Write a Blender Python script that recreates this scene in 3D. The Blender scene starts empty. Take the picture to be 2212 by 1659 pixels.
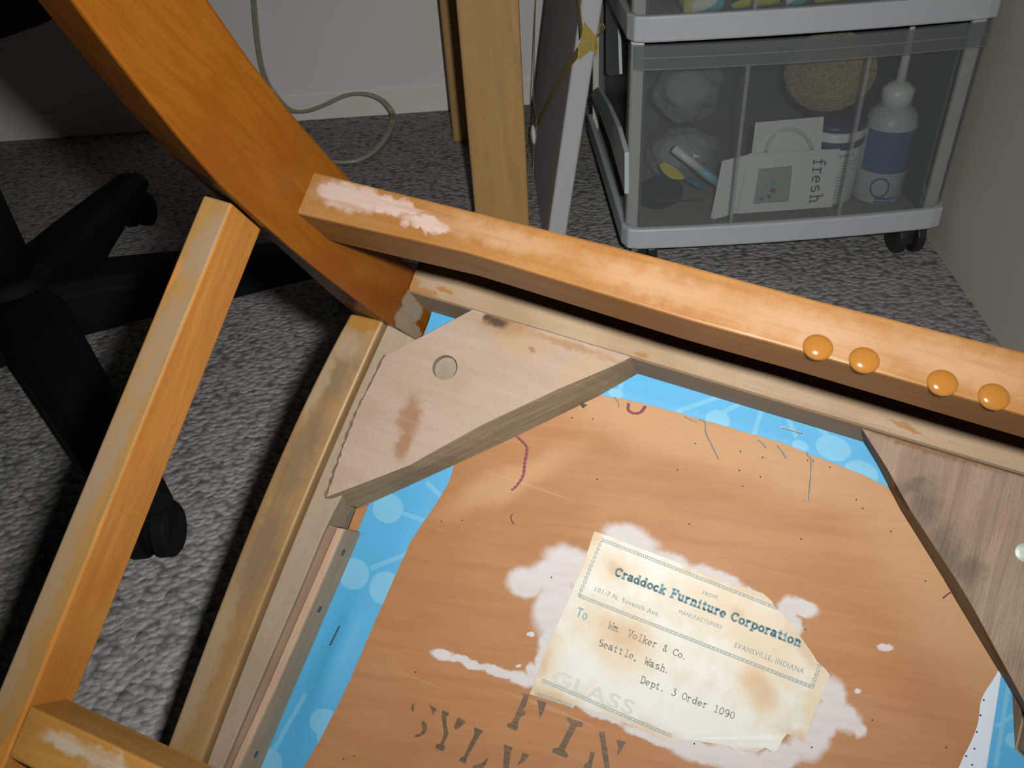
import bpy, bmesh, math, random
import numpy as np
from mathutils import Matrix, Vector
from mathutils.geometry import tessellate_polygon

random.seed(7)
SC = bpy.context.scene
COL = SC.collection

# ------------------------------------------------------------------ camera
F, CX, CY = 1850.0, 1106.0, 829.5
CAM_H, PITCH, ROLL = 0.62, math.radians(38), math.radians(4)
_R0 = np.array([1, 0, 0.]); _U0 = np.array([0, math.sin(PITCH), math.cos(PITCH)])
B = np.array([0, -math.cos(PITCH), math.sin(PITCH)])
R = math.cos(ROLL) * _R0 - math.sin(ROLL) * _U0
U = math.sin(ROLL) * _R0 + math.cos(ROLL) * _U0
C = np.array([0, 0, CAM_H])
cam_data = bpy.data.cameras.new('camera'); cam = bpy.data.objects.new('camera', cam_data)
COL.objects.link(cam); SC.camera = cam
cam_data.sensor_width = 36.0; cam_data.lens = F / 2212.0 * 36.0; cam_data.clip_start = 0.01
cam.matrix_world = Matrix(((R[0], U[0], B[0], C[0]), (R[1], U[1], B[1], C[1]), (R[2], U[2], B[2], C[2]), (0, 0, 0, 1)))

# ------------------------------------------------------------------ light
w = bpy.data.worlds.new('world'); SC.world = w; w.use_nodes = True
w.node_tree.nodes['Background'].inputs[0].default_value = (1.0, 0.97, 0.93, 1)
w.node_tree.nodes['Background'].inputs[1].default_value = 0.002
fl_data = bpy.data.lights.new('camera_flash', 'AREA'); fl_data.shape = 'DISK'; fl_data.size = 0.022
fl_data.spread = math.radians(125); fl_data.energy = 4.0; fl_data.color = (1.0, 0.985, 0.955)
flash = bpy.data.objects.new('camera_flash', fl_data); COL.objects.link(flash)
_fp = C + 0.042 * R + 0.020 * U + 0.02 * B
flash.matrix_world = Matrix(((R[0], U[0], B[0], _fp[0]), (R[1], U[1], B[1], _fp[1]), (R[2], U[2], B[2], _fp[2]), (0, 0, 0, 1)))
SC.view_settings.view_transform = 'Standard'; SC.view_settings.look = 'None'
SC.view_settings.gamma = 1.0; SC.view_settings.use_curve_mapping = False
SC.view_settings.exposure = 0.0

# ------------------------------------------------------------------ measuring helpers
def ray(px, py): return (px - CX) / F * R - (py - CY) / F * U - B
def fl(px, py, z=0.0):
    d = ray(px, py); return C + (z - C[2]) / d[2] * d
def wy(px, py, Y):
    d = ray(px, py); return C + (Y - C[1]) / d[1] * d
def wx(px, py, X):
    d = ray(px, py); return C + (X - C[0]) / d[0] * d
# the chair's own frame: u along its back rail, v towards its front, h towards its feet
_M = np.stack([R, U, B])
_uc = np.array([.929, -.293, .224]); _uc /= np.linalg.norm(_uc)
_vc = np.array([-.331, -.930, .157]); _vc -= _uc * (_vc @ _uc); _vc /= np.linalg.norm(_vc)
_nc = np.cross(_vc, _uc)
CU, CV, CN = _uc @ _M, _vc @ _M, _nc @ _M
CO = C + 0.5 * ray(860, 650)
CL = np.array([(C - CO) @ a for a in (CU, CV, CN)])
def ch(px, py, h):
    d = ray(px, py); t = (h - CL[2]) / (d @ CN); q = C + t * d - CO
    return (q @ CU, q @ CV, h)
def uv(px, py, h):
    a = ch(px, py, h); return (a[0], a[1])

# ------------------------------------------------------------------ mesh helpers
def tag(o, label=None, cat=None, group=None, kind=None):
    if label: o['label'] = label
    if cat: o['category'] = cat
    if group: o['group'] = group
    if kind: o['kind'] = kind
    return o
def mk(name, verts, faces, mat, parent=None, smooth=False, bevel=0, seg=2, loc=None):
    me = bpy.data.meshes.new(name); me.from_pydata([tuple(map(float, p)) for p in verts], [], faces)
    bm = bmesh.new(); bm.from_mesh(me); bmesh.ops.recalc_face_normals(bm, faces=bm.faces); bm.to_mesh(me); bm.free()
    me.validate(); me.update()
    if mat: me.materials.append(mat)
    if smooth:
        for p in me.polygons: p.use_smooth = True
    o = bpy.data.objects.new(name, me); COL.objects.link(o)
    if parent: o.parent = parent
    if loc is not None: o.location = loc
    if bevel:
        m = o.modifiers.new('bevel', 'BEVEL'); m.width = bevel; m.segments = seg; m.limit_method = 'ANGLE'; m.angle_limit = math.radians(35)
    return o
def empty(name, loc=(0, 0, 0), rz=0.0):
    o = bpy.data.objects.new(name, None); COL.objects.link(o); o.location = tuple(map(float, loc)); o.rotation_euler = (0, 0, rz)
    o.empty_display_size = 0.05
    return o
class MB:
    def __init__(s): s.v, s.f = [], []
    def add(s, v, f):
        k = len(s.v); s.v += [tuple(p) for p in v]; s.f += [tuple(i + k for i in q) for q in f]; return s
    def prism(s, top, bot):
        n = len(top)
        f = [tuple(range(n)), tuple(range(2 * n - 1, n - 1, -1))] + [(i, (i + 1) % n, n + (i + 1) % n, n + i) for i in range(n)]
        return s.add(list(top) + list(bot), f)
    def box(s, a, b):
        x0, y0, z0 = a; x1, y1, z1 = b
        return s.prism([(x0, y0, z1), (x1, y0, z1), (x1, y1, z1), (x0, y1, z1)], [(x0, y0, z0), (x1, y0, z0), (x1, y1, z0), (x0, y1, z0)])
    def loft(s, rings, cap=True, closed=True):
        n = len(rings[0]); v = [p for r in rings for p in r]; f = []
        for i in range(len(rings) - 1):
            for j in range(n if closed else n - 1):
                a, b = i * n + j, i * n + (j + 1) % n
                f.append((a, b, b + n, a + n))
        if cap: f += [tuple(range(n - 1, -1, -1)), tuple(range((len(rings) - 1) * n, len(rings) * n))]
        return s.add(v, f)
    def tube(s, pts, r, n=6):
        pts = [np.array(p, float) for p in pts]; rings = []
        up = None
        for i, p in enumerate(pts):
            t = pts[min(i + 1, len(pts) - 1)] - pts[max(i - 1, 0)]; t = t / (np.linalg.norm(t) + 1e-12)
            if up is None:
                up = np.array([0, 0, 1.]) if abs(t[2]) < .9 else np.array([1., 0, 0])
            up = up - t * (up @ t); up = up / (np.linalg.norm(up) + 1e-12); sd = np.cross(t, up)
            rr = r[i] if hasattr(r, '__len__') else r
            rings.append([tuple(p + rr * (math.cos(a) * up + math.sin(a) * sd)) for a in [2 * math.pi * k / n for k in range(n)]])
        return s.loft(rings)
    def lathe(s, prof, n=24, c=(0, 0, 0)):
        rings = [[(c[0] + r * math.cos(2 * math.pi * k / n), c[1] + r * math.sin(2 * math.pi * k / n), c[2] + z) for k in range(n)] for r, z in prof]
        return s.loft(rings)
    def build(s, name, mat, parent=None, smooth=False, bevel=0, seg=2): return mk(name, s.v, s.f, mat, parent, smooth, bevel, seg)
def spline(pts, n=8):
    P = [np.array(p, float) for p in pts]; P = [2 * P[0] - P[1]] + P + [2 * P[-1] - P[-2]]; out = []
    for i in range(1, len(P) - 2):
        for k in range(n):
            t = k / n; a, b, c, d = P[i - 1:i + 3]
            out.append(.5 * ((2 * b) + (c - a) * t + (2 * a - 5 * b + 4 * c - d) * t * t + (3 * b - a - 3 * c + d) * t ** 3))
    out.append(P[-2]); return [tuple(p) for p in out]
def resample(pts, n):
    P = np.array(pts, float); L = np.r_[0, np.cumsum(np.linalg.norm(np.diff(P, axis=0), axis=1))]
    return [tuple(np.array([np.interp(t, L, P[:, k]) for k in range(P.shape[1])])) for t in np.linspace(0, L[-1], n)]

# ------------------------------------------------------------------ material helpers
class NT:
    def __init__(s, name):
        s.m = bpy.data.materials.new(name); s.m.use_nodes = True; s.t = s.m.node_tree; s.bsdf = s.t.nodes['Principled BSDF']
        s.out = s.t.nodes['Material Output']
    def n(s, kind, **kw):
        x = s.t.nodes.new(kind)
        for k, val in kw.items():
            if k.startswith('i_'):
                key = k[2:]; key = int(key) if key.isdigit() else key
                if hasattr(val, 'links'): s.t.links.new(val, x.inputs[key])
                else: x.inputs[key].default_value = val
            else: setattr(x, k, val)
        return x
    def link(s, a, b): s.t.links.new(a, b)
    def coord(s): return s.n('ShaderNodeTexCoord').outputs['Object']
    def mapping(s, vec, loc=(0, 0, 0), rot=(0, 0, 0), scale=(1, 1, 1), kind='POINT'):
        m = s.n('ShaderNodeMapping', vector_type=kind); s.link(vec, m.inputs['Vector'])
        m.inputs['Location'].default_value = loc; m.inputs['Rotation'].default_value = rot; m.inputs['Scale'].default_value = scale
        return m.outputs[0]
    def noise(s, vec, scale, detail=3, rough=.5, dist=0.0):
        x = s.n('ShaderNodeTexNoise'); s.link(vec, x.inputs['Vector']); x.inputs['Scale'].default_value = scale
        x.inputs['Detail'].default_value = detail; x.inputs['Roughness'].default_value = rough; x.inputs['Distortion'].default_value = dist
        return x.outputs['Fac'], x.outputs['Color']
    def math(s, op, a, b=None):
        x = s.n('ShaderNodeMath', operation=op)
        for i, q in enumerate((a, b)):
            if q is None: continue
            if hasattr(q, 'links'): s.link(q, x.inputs[i])
            else: x.inputs[i].default_value = q
        return x.outputs[0]
    def vmath(s, op, a, b=None):
        x = s.n('ShaderNodeVectorMath', operation=op)
        for i, q in enumerate((a, b)):
            if q is None: continue
            if hasattr(q, 'links'): s.link(q, x.inputs[i])
            else: x.inputs[i].default_value = q
        return x.outputs['Value'] if op in ('LENGTH', 'DOT_PRODUCT', 'DISTANCE') else x.outputs[0]
    def rng(s, val, a, b, c=0.0, d=1.0, smooth=True):
        x = s.n('ShaderNodeMapRange', interpolation_type='SMOOTHSTEP' if smooth else 'LINEAR', clamp=True) if smooth else s.n('ShaderNodeMapRange', clamp=True)
        s.link(val, x.inputs['Value']); x.inputs['From Min'].default_value = a; x.inputs['From Max'].default_value = b
        x.inputs['To Min'].default_value = c; x.inputs['To Max'].default_value = d
        return x.outputs['Result']
    def mix(s, fac, a, b):
        x = s.n('ShaderNodeMix', data_type='RGBA')
        if hasattr(fac, 'links'): s.link(fac, x.inputs[0])
        else: x.inputs[0].default_value = fac
        for i, q in ((6, a), (7, b)):
            if hasattr(q, 'links'): s.link(q, x.inputs[i])
            else: x.inputs[i].default_value = tuple(KK * z for z in q[:3]) + (1,)
        return x.outputs[2]
    def blobs(s, vec, ells, soft=.35, warp=0.0, wscale=120.0, vh=False):
        """soft mask, 1 inside any of the ellipses (cx, cy, rx, ry, rot)"""
        if warp:
            nf, ncol = s.noise(vec, wscale, 4, .6)
            off = s.vmath('SCALE', s.vmath('SUBTRACT', ncol, (.5, .5, .5))); off.node.inputs['Scale'].default_value = warp
            vec = s.vmath('ADD', vec, off)
        tot = None
        for (cx, cy, rx, ry, rot) in ells:
            mp = s.mapping(vec, (0, cx, cy), (rot, 0, 0), (1e6, rx, ry), 'TEXTURE') if vh else s.mapping(vec, (cx, cy, 0), (0, 0, rot), (rx, ry, 1e6), 'TEXTURE')
            k = s.rng(s.vmath('LENGTH', mp), 1 - soft, 1 + soft, 1.0, 0.0)
            tot = k if tot is None else s.math('MAXIMUM', tot, k)
        return tot
    def bump(s, h, strength=.3, dist=.001):
        b = s.n('ShaderNodeBump'); s.link(h, b.inputs['Height']); b.inputs['Strength'].default_value = strength; b.inputs['Distance'].default_value = dist
        s.link(b.outputs[0], s.bsdf.inputs['Normal'])
    def fin(s, col, rough=.5, spec=.5, metal=0.0):
        i = s.bsdf.inputs
        if hasattr(col, 'links'): s.link(col, i['Base Color'])
        else: i['Base Color'].default_value = tuple(KK * z for z in col) + (1,)
        if hasattr(rough, 'links'): s.link(rough, i['Roughness'])
        else: i['Roughness'].default_value = rough
        i['Specular IOR Level'].default_value = spec; i['Metallic'].default_value = metal
        return s.m
KK = 1.0                                    # overall darkness of the materials made next
def lin(r, g, b): return tuple(((c / 255 + .055) / 1.055) ** 2.4 if c > 10 else c / 255 / 12.92 for c in (r, g, b))
def plain(name, col, rough=.5, spec=.5, metal=0.0, var=.12, scale=60):
    t = NT(name); c = t.coord(); f, _ = t.noise(c, scale, 3)
    d = tuple(x * (1 - var) for x in col); l = tuple(min(1, x * (1 + var)) for x in col)
    return t.fin(t.mix(f, d, l), rough, spec, metal)
def wood(name, c1, c2, c3, along=(1, 0, 0), rough=.4, patches=(), grain=1.0, spec=.5, bumpy=.15, vh=False):
    """c1..c3 grain colours; patches: list of (ellipses, colour, warp, soft, strength)"""
    t = NT(name); c = t.coord()
    sc = tuple(14.0 if a else 140.0 for a in along)
    g = t.mapping(c, scale=sc)
    f1, _ = t.noise(g, 1.0 * grain, 5, .62, .6)
    f2, _ = t.noise(t.mapping(c, scale=tuple(40.0 if a else 900.0 for a in along)), 1.0, 3, .6)
    f3, _ = t.noise(c, 22.0, 2)
    col = t.mix(t.rng(f1, .32, .68), c1, c2)
    col = t.mix(t.rng(f3, .42, .72, 0, .75), col, c3)
    dark = tuple(x * .72 for x in c1)
    col = t.mix(t.rng(f2, .55, .8, 0, .35), col, dark)
    f6, _ = t.noise(c, 520.0, 3, .7)
    col = t.mix(t.rng(f6, .52, .74, 0, .30), col, tuple(x * .6 for x in c1))
    rg = rough
    for (ells, pc, warp, soft, st) in patches:
        m = t.blobs(c, ells, soft, warp, 160.0, vh)
        if not vh:
            nz = t.n('ShaderNodeSeparateXYZ'); t.link(t.n('ShaderNodeTexCoord').outputs['Normal'], nz.inputs[0])
            m = t.math('MULTIPLY', m, t.rng(t.math('ABSOLUTE', nz.outputs[2]), .45, .75))
        f4, _ = t.noise(g, 2.2, 4)
        m = t.math('MULTIPLY', m, t.rng(f4, .25, .55, st * .55, st))
        col = t.mix(m, col, pc)
    t.bump(f2, bumpy, .0006)
    return t.fin(col, rg, spec)
def ell(px, py, rx, ry, rot, h):
    """ellipse given in photo pixels on the chair plane at height h"""
    a = np.array(uv(px, py, h)); r = math.radians(rot)
    e1 = np.array(uv(px + rx * math.cos(r), py + rx * math.sin(r), h)) - a
    e2 = np.array(uv(px - ry * math.sin(r), py + ry * math.cos(r), h)) - a
    return (a[0], a[1], float(np.linalg.norm(e1)), float(np.linalg.norm(e2)), math.atan2(e1[1], e1[0]))

# ------------------------------------------------------------------ room
def carpet_mat():
    t = NT('berber_carpet'); c = t.coord()
    nf, nc = t.noise(c, 60, 3)
    off = t.vmath('SCALE', t.vmath('SUBTRACT', nc, (.5, .5, .5))); off.node.inputs['Scale'].default_value = .005
    cw = t.mapping(t.vmath('ADD', c, off), scale=(122, 155, 60))
    v = t.n('ShaderNodeTexVoronoi', feature='SMOOTH_F1'); t.link(cw, v.inputs['Vector']); v.inputs['Scale'].default_value = 1.0; v.inputs['Smoothness'].default_value = .35
    vf = t.n('ShaderNodeTexVoronoi', feature='F1'); t.link(cw, vf.inputs['Vector']); vf.inputs['Scale'].default_value = 1.0
    s = t.n('ShaderNodeSeparateColor'); t.link(vf.outputs['Color'], s.inputs[0])
    f1, _ = t.noise(c, 1100, 3, .6); f0, _ = t.noise(c, 5, 2)
    base = t.mix(s.outputs[0], (.335, .325, .312), (.45, .44, .42))
    base = t.mix(t.rng(s.outputs[1], .90, .94, 0, .6), base, (.10, .105, .115))
    base = t.mix(t.rng(s.outputs[2], .92, .96, 0, .5), base, (.22, .18, .155))
    base = t.mix(t.rng(f1, .5, .8, 0, .35), base, (.15, .148, .145))
    base = t.mix(t.rng(v.outputs['Distance'], .50, .95, 0, .75), base, (.10, .098, .095))  # gaps between the loops darkened, their shade mixed into the colour
    h = t.math('ADD', t.math('SUBTRACT', 1.0, v.outputs['Distance']), t.math('MULTIPLY', f1, .35))
    t.bump(h, .9, .005)
    return t.fin(base, .95, .05)
M_carpet = carpet_mat()
def wall_mat(name, col):
    t = NT(name); c = t.coord(); f, _ = t.noise(c, 260, 4); f2, _ = t.noise(c, 3, 2)
    t.bump(f, .12, .001)
    return t.fin(t.mix(f2, tuple(x * .96 for x in col), col), .75, .25)
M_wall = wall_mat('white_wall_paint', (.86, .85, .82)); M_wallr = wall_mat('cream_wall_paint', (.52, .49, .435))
M_base = wall_mat('white_baseboard_paint', (.88, .865, .83))
mk('floor', [(-2.2, -1.2, 0), (.95, -1.2, 0), (.95, 1.75, 0), (-2.2, 1.75, 0)], [(0, 1, 2, 3)], M_carpet)['kind'] = 'structure'
_wr = [(.598 + (y - 1.0) * .085, y) for y in (-1.2, 1.76)]
MB().prism([(-2.2, 1.70, 2.4), (_wr[1][0] + .02, 1.70, 2.4), (_wr[1][0] + .02, 1.78, 2.4), (-2.2, 1.78, 2.4)],
           [(-2.2, 1.70, 0), (_wr[1][0] + .02, 1.70, 0), (_wr[1][0] + .02, 1.78, 0), (-2.2, 1.78, 0)]).build('wall_back', M_wall)['kind'] = 'structure'
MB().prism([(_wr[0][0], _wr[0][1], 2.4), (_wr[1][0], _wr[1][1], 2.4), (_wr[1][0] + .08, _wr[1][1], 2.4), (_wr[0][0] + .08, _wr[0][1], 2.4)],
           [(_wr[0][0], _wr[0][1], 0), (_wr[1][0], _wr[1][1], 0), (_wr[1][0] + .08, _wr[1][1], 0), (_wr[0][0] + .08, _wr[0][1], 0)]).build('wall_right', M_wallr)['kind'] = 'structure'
MB().box((-2.2, 1.697, 0), (.64, 1.70, .05)).build('baseboard_back', M_base, bevel=.002)['kind'] = 'structure'

# ------------------------------------------------------------------ the upturned dining chair
chair = empty('dining_chair')
chair.matrix_world = Matrix(((CU[0], CV[0], CN[0], CO[0]), (CU[1], CV[1], CN[1], CO[1]), (CU[2], CV[2], CN[2], CO[2]), (0, 0, 0, 1)))
tag(chair, 'upturned orange-brown wooden dining chair showing its seat underside and paper label', 'chair')
# note: CU, CV, CN is left-handed when seen from the feet, so h is flipped into a right-handed frame
if np.linalg.det(np.stack([CU, CV, CN])) < 0:
    chair.matrix_world = Matrix(((CU[0], CV[0], -CN[0], CO[0]), (CU[1], CV[1], -CN[1], CO[1]), (CU[2], CV[2], -CN[2], CO[2]), (0, 0, 0, 1)))
    HS = -1.0
else: HS = 1.0
def L3(p): return (p[0], p[1], HS * p[2])
class CB(MB):
    def build(s, name, mat, parent=None, smooth=False, bevel=0, seg=2):
        return mk(name, [L3(p) for p in s.v], s.f, mat, parent or chair, smooth, bevel, seg)
W = 0.384                                   # mirror: u -> W - u
def mir(pts): return [(W - p[0],) + tuple(p[1:]) for p in pts]
WS = W + .030                               # the right side rail stands a little wider
def mirs(pts): return [(WS - p[0],) + tuple(p[1:]) for p in pts]

KK = 0.42
H_PAN, H_FAB = -.0320, -.0312
# --- woods
wp = (.56, .45, .36)                        # bared, whitened wood
def onleg(px, py):
    """(v, h) where a photo ray meets the inner face of the left rear leg, u = .003 - .12 h"""
    d = ray(px, py); d = np.array([d @ CU, d @ CV, d @ CN]); t_ = (.003 - CL[0] - .12 * CL[2]) / (d[0] + .12 * d[2]); p = CL + t_ * d
    return p[1], HS * p[2]
def ell_leg(px, py, rx, ry, rot):
    a = np.array(onleg(px, py)); r = math.radians(rot)
    e1 = np.array(onleg(px + rx * math.cos(r), py + rx * math.sin(r))) - a; e2 = np.array(onleg(px - ry * math.sin(r), py + ry * math.cos(r))) - a
    return (a[0], a[1], float(np.linalg.norm(e1)), float(np.linalg.norm(e2)), math.atan2(e1[1], e1[0]))
M_leg = wood('leg_varnished_wood', (.205, .060, .003), (.25, .085, .006), (.205, .050, .003), (0, 0, 1), .36,
             [([ell_leg(*e) for e in [(884, 650, 14, 26, 10), (890, 676, 22, 24, 0), (872, 690, 18, 26, 20), (888, 715, 24, 16, 20)]], (.34, .25, .165), .006, .14, 1.0)], vh=True, spec=.18)
M_str = wood('stretcher_varnished_wood', (.25, .112, .030), (.30, .145, .045), (.235, .098, .024), (1, 0, 0), .36,
             [([ell(752, 425, 70, 30, 14, .12), ell(840, 443, 70, 18, 16, .12), ell(720, 415, 40, 20, 10, .12), ell(920, 485, 50, 14, 15, .12)], (.44, .34, .30), .012, .35, .9),
              ([ell(1080, 510, 140, 22, 16, .12), ell(1420, 615, 170, 30, 16, .12), ell(1750, 710, 220, 36, 16, .12), ell(2080, 790, 200, 40, 16, .12)], (.37, .225, .125), .012, .8, .75)], spec=.15)
M_side = wood('side_stretcher_wood', (.42, .165, .03), (.52, .225, .045), (.40, .145, .024), (0, 1, 0), .36,
              [([ell(470, 470, 60, 130, 23, .15), ell(340, 760, 46, 260, 22.5, .15), ell(230, 1000, 46, 260, 22.5, .15), ell(130, 1230, 46, 260, 22, .15), ell(40, 1440, 46, 200, 21, .15)], (.30, .18, .062), 0, .1, .9),
               ([ell(438, 540, 27, 80, 23, .15), ell(338, 760, 27, 150, 22.5, .15), ell(222, 1000, 27, 170, 22.5, .15), ell(118, 1230, 27, 170, 22, .15), ell(30, 1420, 27, 120, 21, .15)], (.30, .215, .135), .008, .5, .9)], spec=.15)
M_cross = wood('cross_stretcher_wood', (.34, .165, .035), (.42, .21, .05), (.32, .14, .03), (1, 0, 0), .36,
               [([ell(150, 1610, 60, 22, 25, .15), ell(230, 1645, 60, 22, 25, .15)], (.44, .36, .27), .010, .4, .9)], spec=.15)
M_rail = wood('bare_rail_wood', (.37, .265, .165), (.43, .31, .20), (.34, .23, .135), (1, 0, 0), .62,
              [([ell(893, 612, 14, 16, 0, 0), ell(918, 632, 30, 7, 15, 0), ell(960, 628, 20, 5, 15, 0), ell(1385, 765, 18, 7, 5, 0), ell(1955, 922, 40, 6, 22, 0)], (.34, .16, .05), .006, .3, .9)], spec=.1)
M_siderail = wood('worn_side_rail_wood', (.32, .185, .07), (.38, .23, .10), (.28, .165, .07), (0, 1, 0), .42,
                  [([ell(735, 800, 30, 90, 23, 0), ell(650, 980, 28, 120, 22, 0), ell(560, 1200, 30, 130, 22, 0)], (.20, .14, .092), .014, .6, .75),
                   ([ell(450, 1420, 22, 200, 22, 0), ell(690, 830, 14, 80, 23, 0), ell(745, 745, 34, 30, 20, 0)], (.38, .28, .175), .01, .5, .8),
                   ([ell(788, 696, 36, 22, 10, 0)], (.34, .155, .03), .008, .25, .95)], spec=.12)
M_liner = wood('raw_rail_liner_wood', (.33, .255, .175), (.38, .295, .205), (.33, .245, .165), (0, 1, 0), .7, spec=.2)
M_cleat = wood('raw_cleat_wood', (.36, .30, .21), (.42, .35, .25), (.38, .29, .19), (0, 1, 0), .7, spec=.2)
M_kerf = wood('brown_cleat_face_wood', (.26, .16, .10), (.32, .21, .14), (.24, .15, .1), (0, 1, 0), .7, spec=.2)
M_cleat_edge = wood('pinkish_cleat_edge_wood', (.47, .30, .20), (.52, .36, .25), (.45, .28, .18), (0, 1, 0), .7, spec=.2)
M_block = wood('sawn_block_wood', (.39, .285, .21), (.44, .325, .25), (.37, .26, .18), (1, 0, 0), .66,
               [([ell(1090, 700, 60, 20, 15, 0), ell(1230, 745, 130, 8, 18, 0)], (.34, .18, .07), .008, .6, .8),
                ([ell(1255, 800, 60, 26, -30, 0), ell(1130, 745, 60, 30, 10, 0)], (.44, .29, .16), .01, .5, .6),
                ([ell(883, 905, 22, 52, 8, 0), ell(868, 960, 16, 34, 10, 0)], (.28, .135, .06), .012, .5, .85),
                ([ell(1072, 692, 24, 13, 12, 0), ell(1052, 684, 10, 8, 0, 0)], (.07, .035, .02), .006, .6, 1.0), ([ell(1148, 752, 8, 5, 30, 0)], (.25, .12, .06), .004, .6, .9)], spec=.2, grain=.6)
M_saw = wood('rough_sawn_end_wood', (.30, .22, .13), (.38, .29, .19), (.25, .17, .09), (1, 1, 0), .8, spec=.15, bumpy=.8)
M_plug = wood('bored_hole_wood', (.30, .24, .165), (.38, .31, .23), (.22, .165, .105), (1, 1, 0), .6, spec=.3, bumpy=.8, grain=3)
M_block2 = wood('stained_block_wood', (.245, .165, .112), (.33, .235, .165), (.22, .14, .095), (0, 1, 0), .6,
                [([ell(1985, 1050, 40, 18, -20, 0), ell(2000, 1090, 30, 40, 20, 0), ell(2050, 1200, 30, 60, 0, 0), ell(2090, 1230, 35, 30, 0, 0)], (.11, .082, .06), .014, .8, .8),
                 ([ell(1960, 955, 90, 6, 20, 0), ell(2060, 985, 110, 6, 16, 0)], (.20, .10, .04), .006, .6, .9)], spec=.15, bumpy=.8)
M_inkgrey = plain('grey_nail_steel', (.10, .13, .16), .45, .5, .6)

# --- legs / back posts: plank sawn to a curve, (v, h) profile
LEG_F = [(-.47, -.135), (-.30, -.060), (-.16, -.008), (-.05, .012), (.015, .016), (.073, .0172), (.11, .0168), (.149, .0152), (.172, .0138), (.195, .0102), (.223, .0048), (.245, 0.), (.28, -.0085), (.33, -.026), (.385, -.050)]
LEG_B = [(-.47, -.160), (-.30, -.090), (-.16, -.042), (-.05, -.024), (.018, -.0205), (.05, -.027), (.089, -.0315), (.111, -.0312), (.145, -.032), (.182, -.0350), (.211, -.039), (.25, -.046), (.30, -.060), (.385, -.088)]
def leg_mesh(mirror=False, h0=-.45, h1=.38):
    b = CB(); rings = []
    fh, fv = zip(*LEG_F); bh, bv = zip(*LEG_B)
    for h in np.linspace(h0, h1, 60):
        vf = np.interp(h, fh, fv); vb = np.interp(h, bh, bv)
        ui = .003 - .12 * max(h, -.05); uo = ui - .030
        k_ = .0080 * min(1, max(0, (h + .02) / .1))
        r = [(ui, vf, h), (ui, vb, h), (uo, vb, h), (uo, vf - k_, h)]
        rings.append(mir(r) if mirror else r)
    return b.loft(rings)
leg_mesh().build('rear_leg', M_leg, bevel=.0016)
leg_mesh(True).build('rear_leg', M_leg, bevel=.0016)

# --- back stretcher (lies along u)
hs = .12
t1 = [ch(683, 372, hs), ch(1400, 549, hs), ch(1774, 650, hs), ch(2212, 759, hs)]; t2 = [ch(640, 460, hs), ch(1007, 545, hs), ch(1500, 695, hs), ch(1753, 764, hs), ch(2212, 897, hs)]
def atu(line, u):
    us = [p[0] for p in line]; return float(np.interp(u, us, [p[1] for p in line]))
us = np.linspace(-.0125, .395, 26); rings = []
for u in us:
    va, vb = atu(t1, u), atu(t2, u)
    rings.append([(u, va, hs), (u, vb, hs), (u, vb, hs - .031), (u, va, hs - .031)])
CB().loft(rings).build('back_stretcher', M_str, bevel=.0012)
bs = bpy.data.objects['back_stretcher']

# --- back rail
ridge_v = -.0078
prof = [(ridge_v, -.003), (ridge_v - .0008, -.001), (ridge_v - .0028, 0), (ridge_v - .020, 0), (ridge_v - .023, -.002), (ridge_v - .024, -.005), (ridge_v - .024, -.046), (ridge_v + .002, -.046)]
CB().loft([[(u, a, h) for a, h in prof] for u in np.linspace(.0035, W - .0035, 8)]).build('back_rail', M_rail)

# --- side rails: worn bottom face, inner liner, cleat
LO = [(752, 675), (700, 795), (640, 915), (592, 1000), (520, 1190), (430, 1430), (346, 1655)]
RO = [(826, 692), (808, 730), (742, 900), (690, 1000), (618, 1175), (560, 1320), (490, 1500), (433, 1655)]
def ext(pl, vend):
    a, b = np.array(pl[-2]), np.array(pl[-1]); t = (vend - b[1]) / (b[1] - a[1]); return pl + [tuple(b + t * (b - a))]
VF = .365
lo = resample(spline(ext([uv(*p, 0) for p in LO], VF), 5), 26); ro = resample(spline(ext([uv(*p, 0) for p in RO], VF), 5), 26)
def smooth_line(pl, n=26):
    k = np.polyfit([p[1] for p in pl], [p[0] for p in pl], 3); return [(float(np.polyval(k, v)), float(v)) for v in np.linspace(pl[0][1], pl[-1][1], n)]
lo, ro = smooth_line(lo), smooth_line(ro)
def strip(a, b, h, hb):
    bld = CB(); bld.loft([[(p[0], p[1], h), (q[0], q[1], h), (q[0], q[1], hb), (p[0], p[1], hb)] for p, q in zip(a, b)]); return bld
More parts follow.
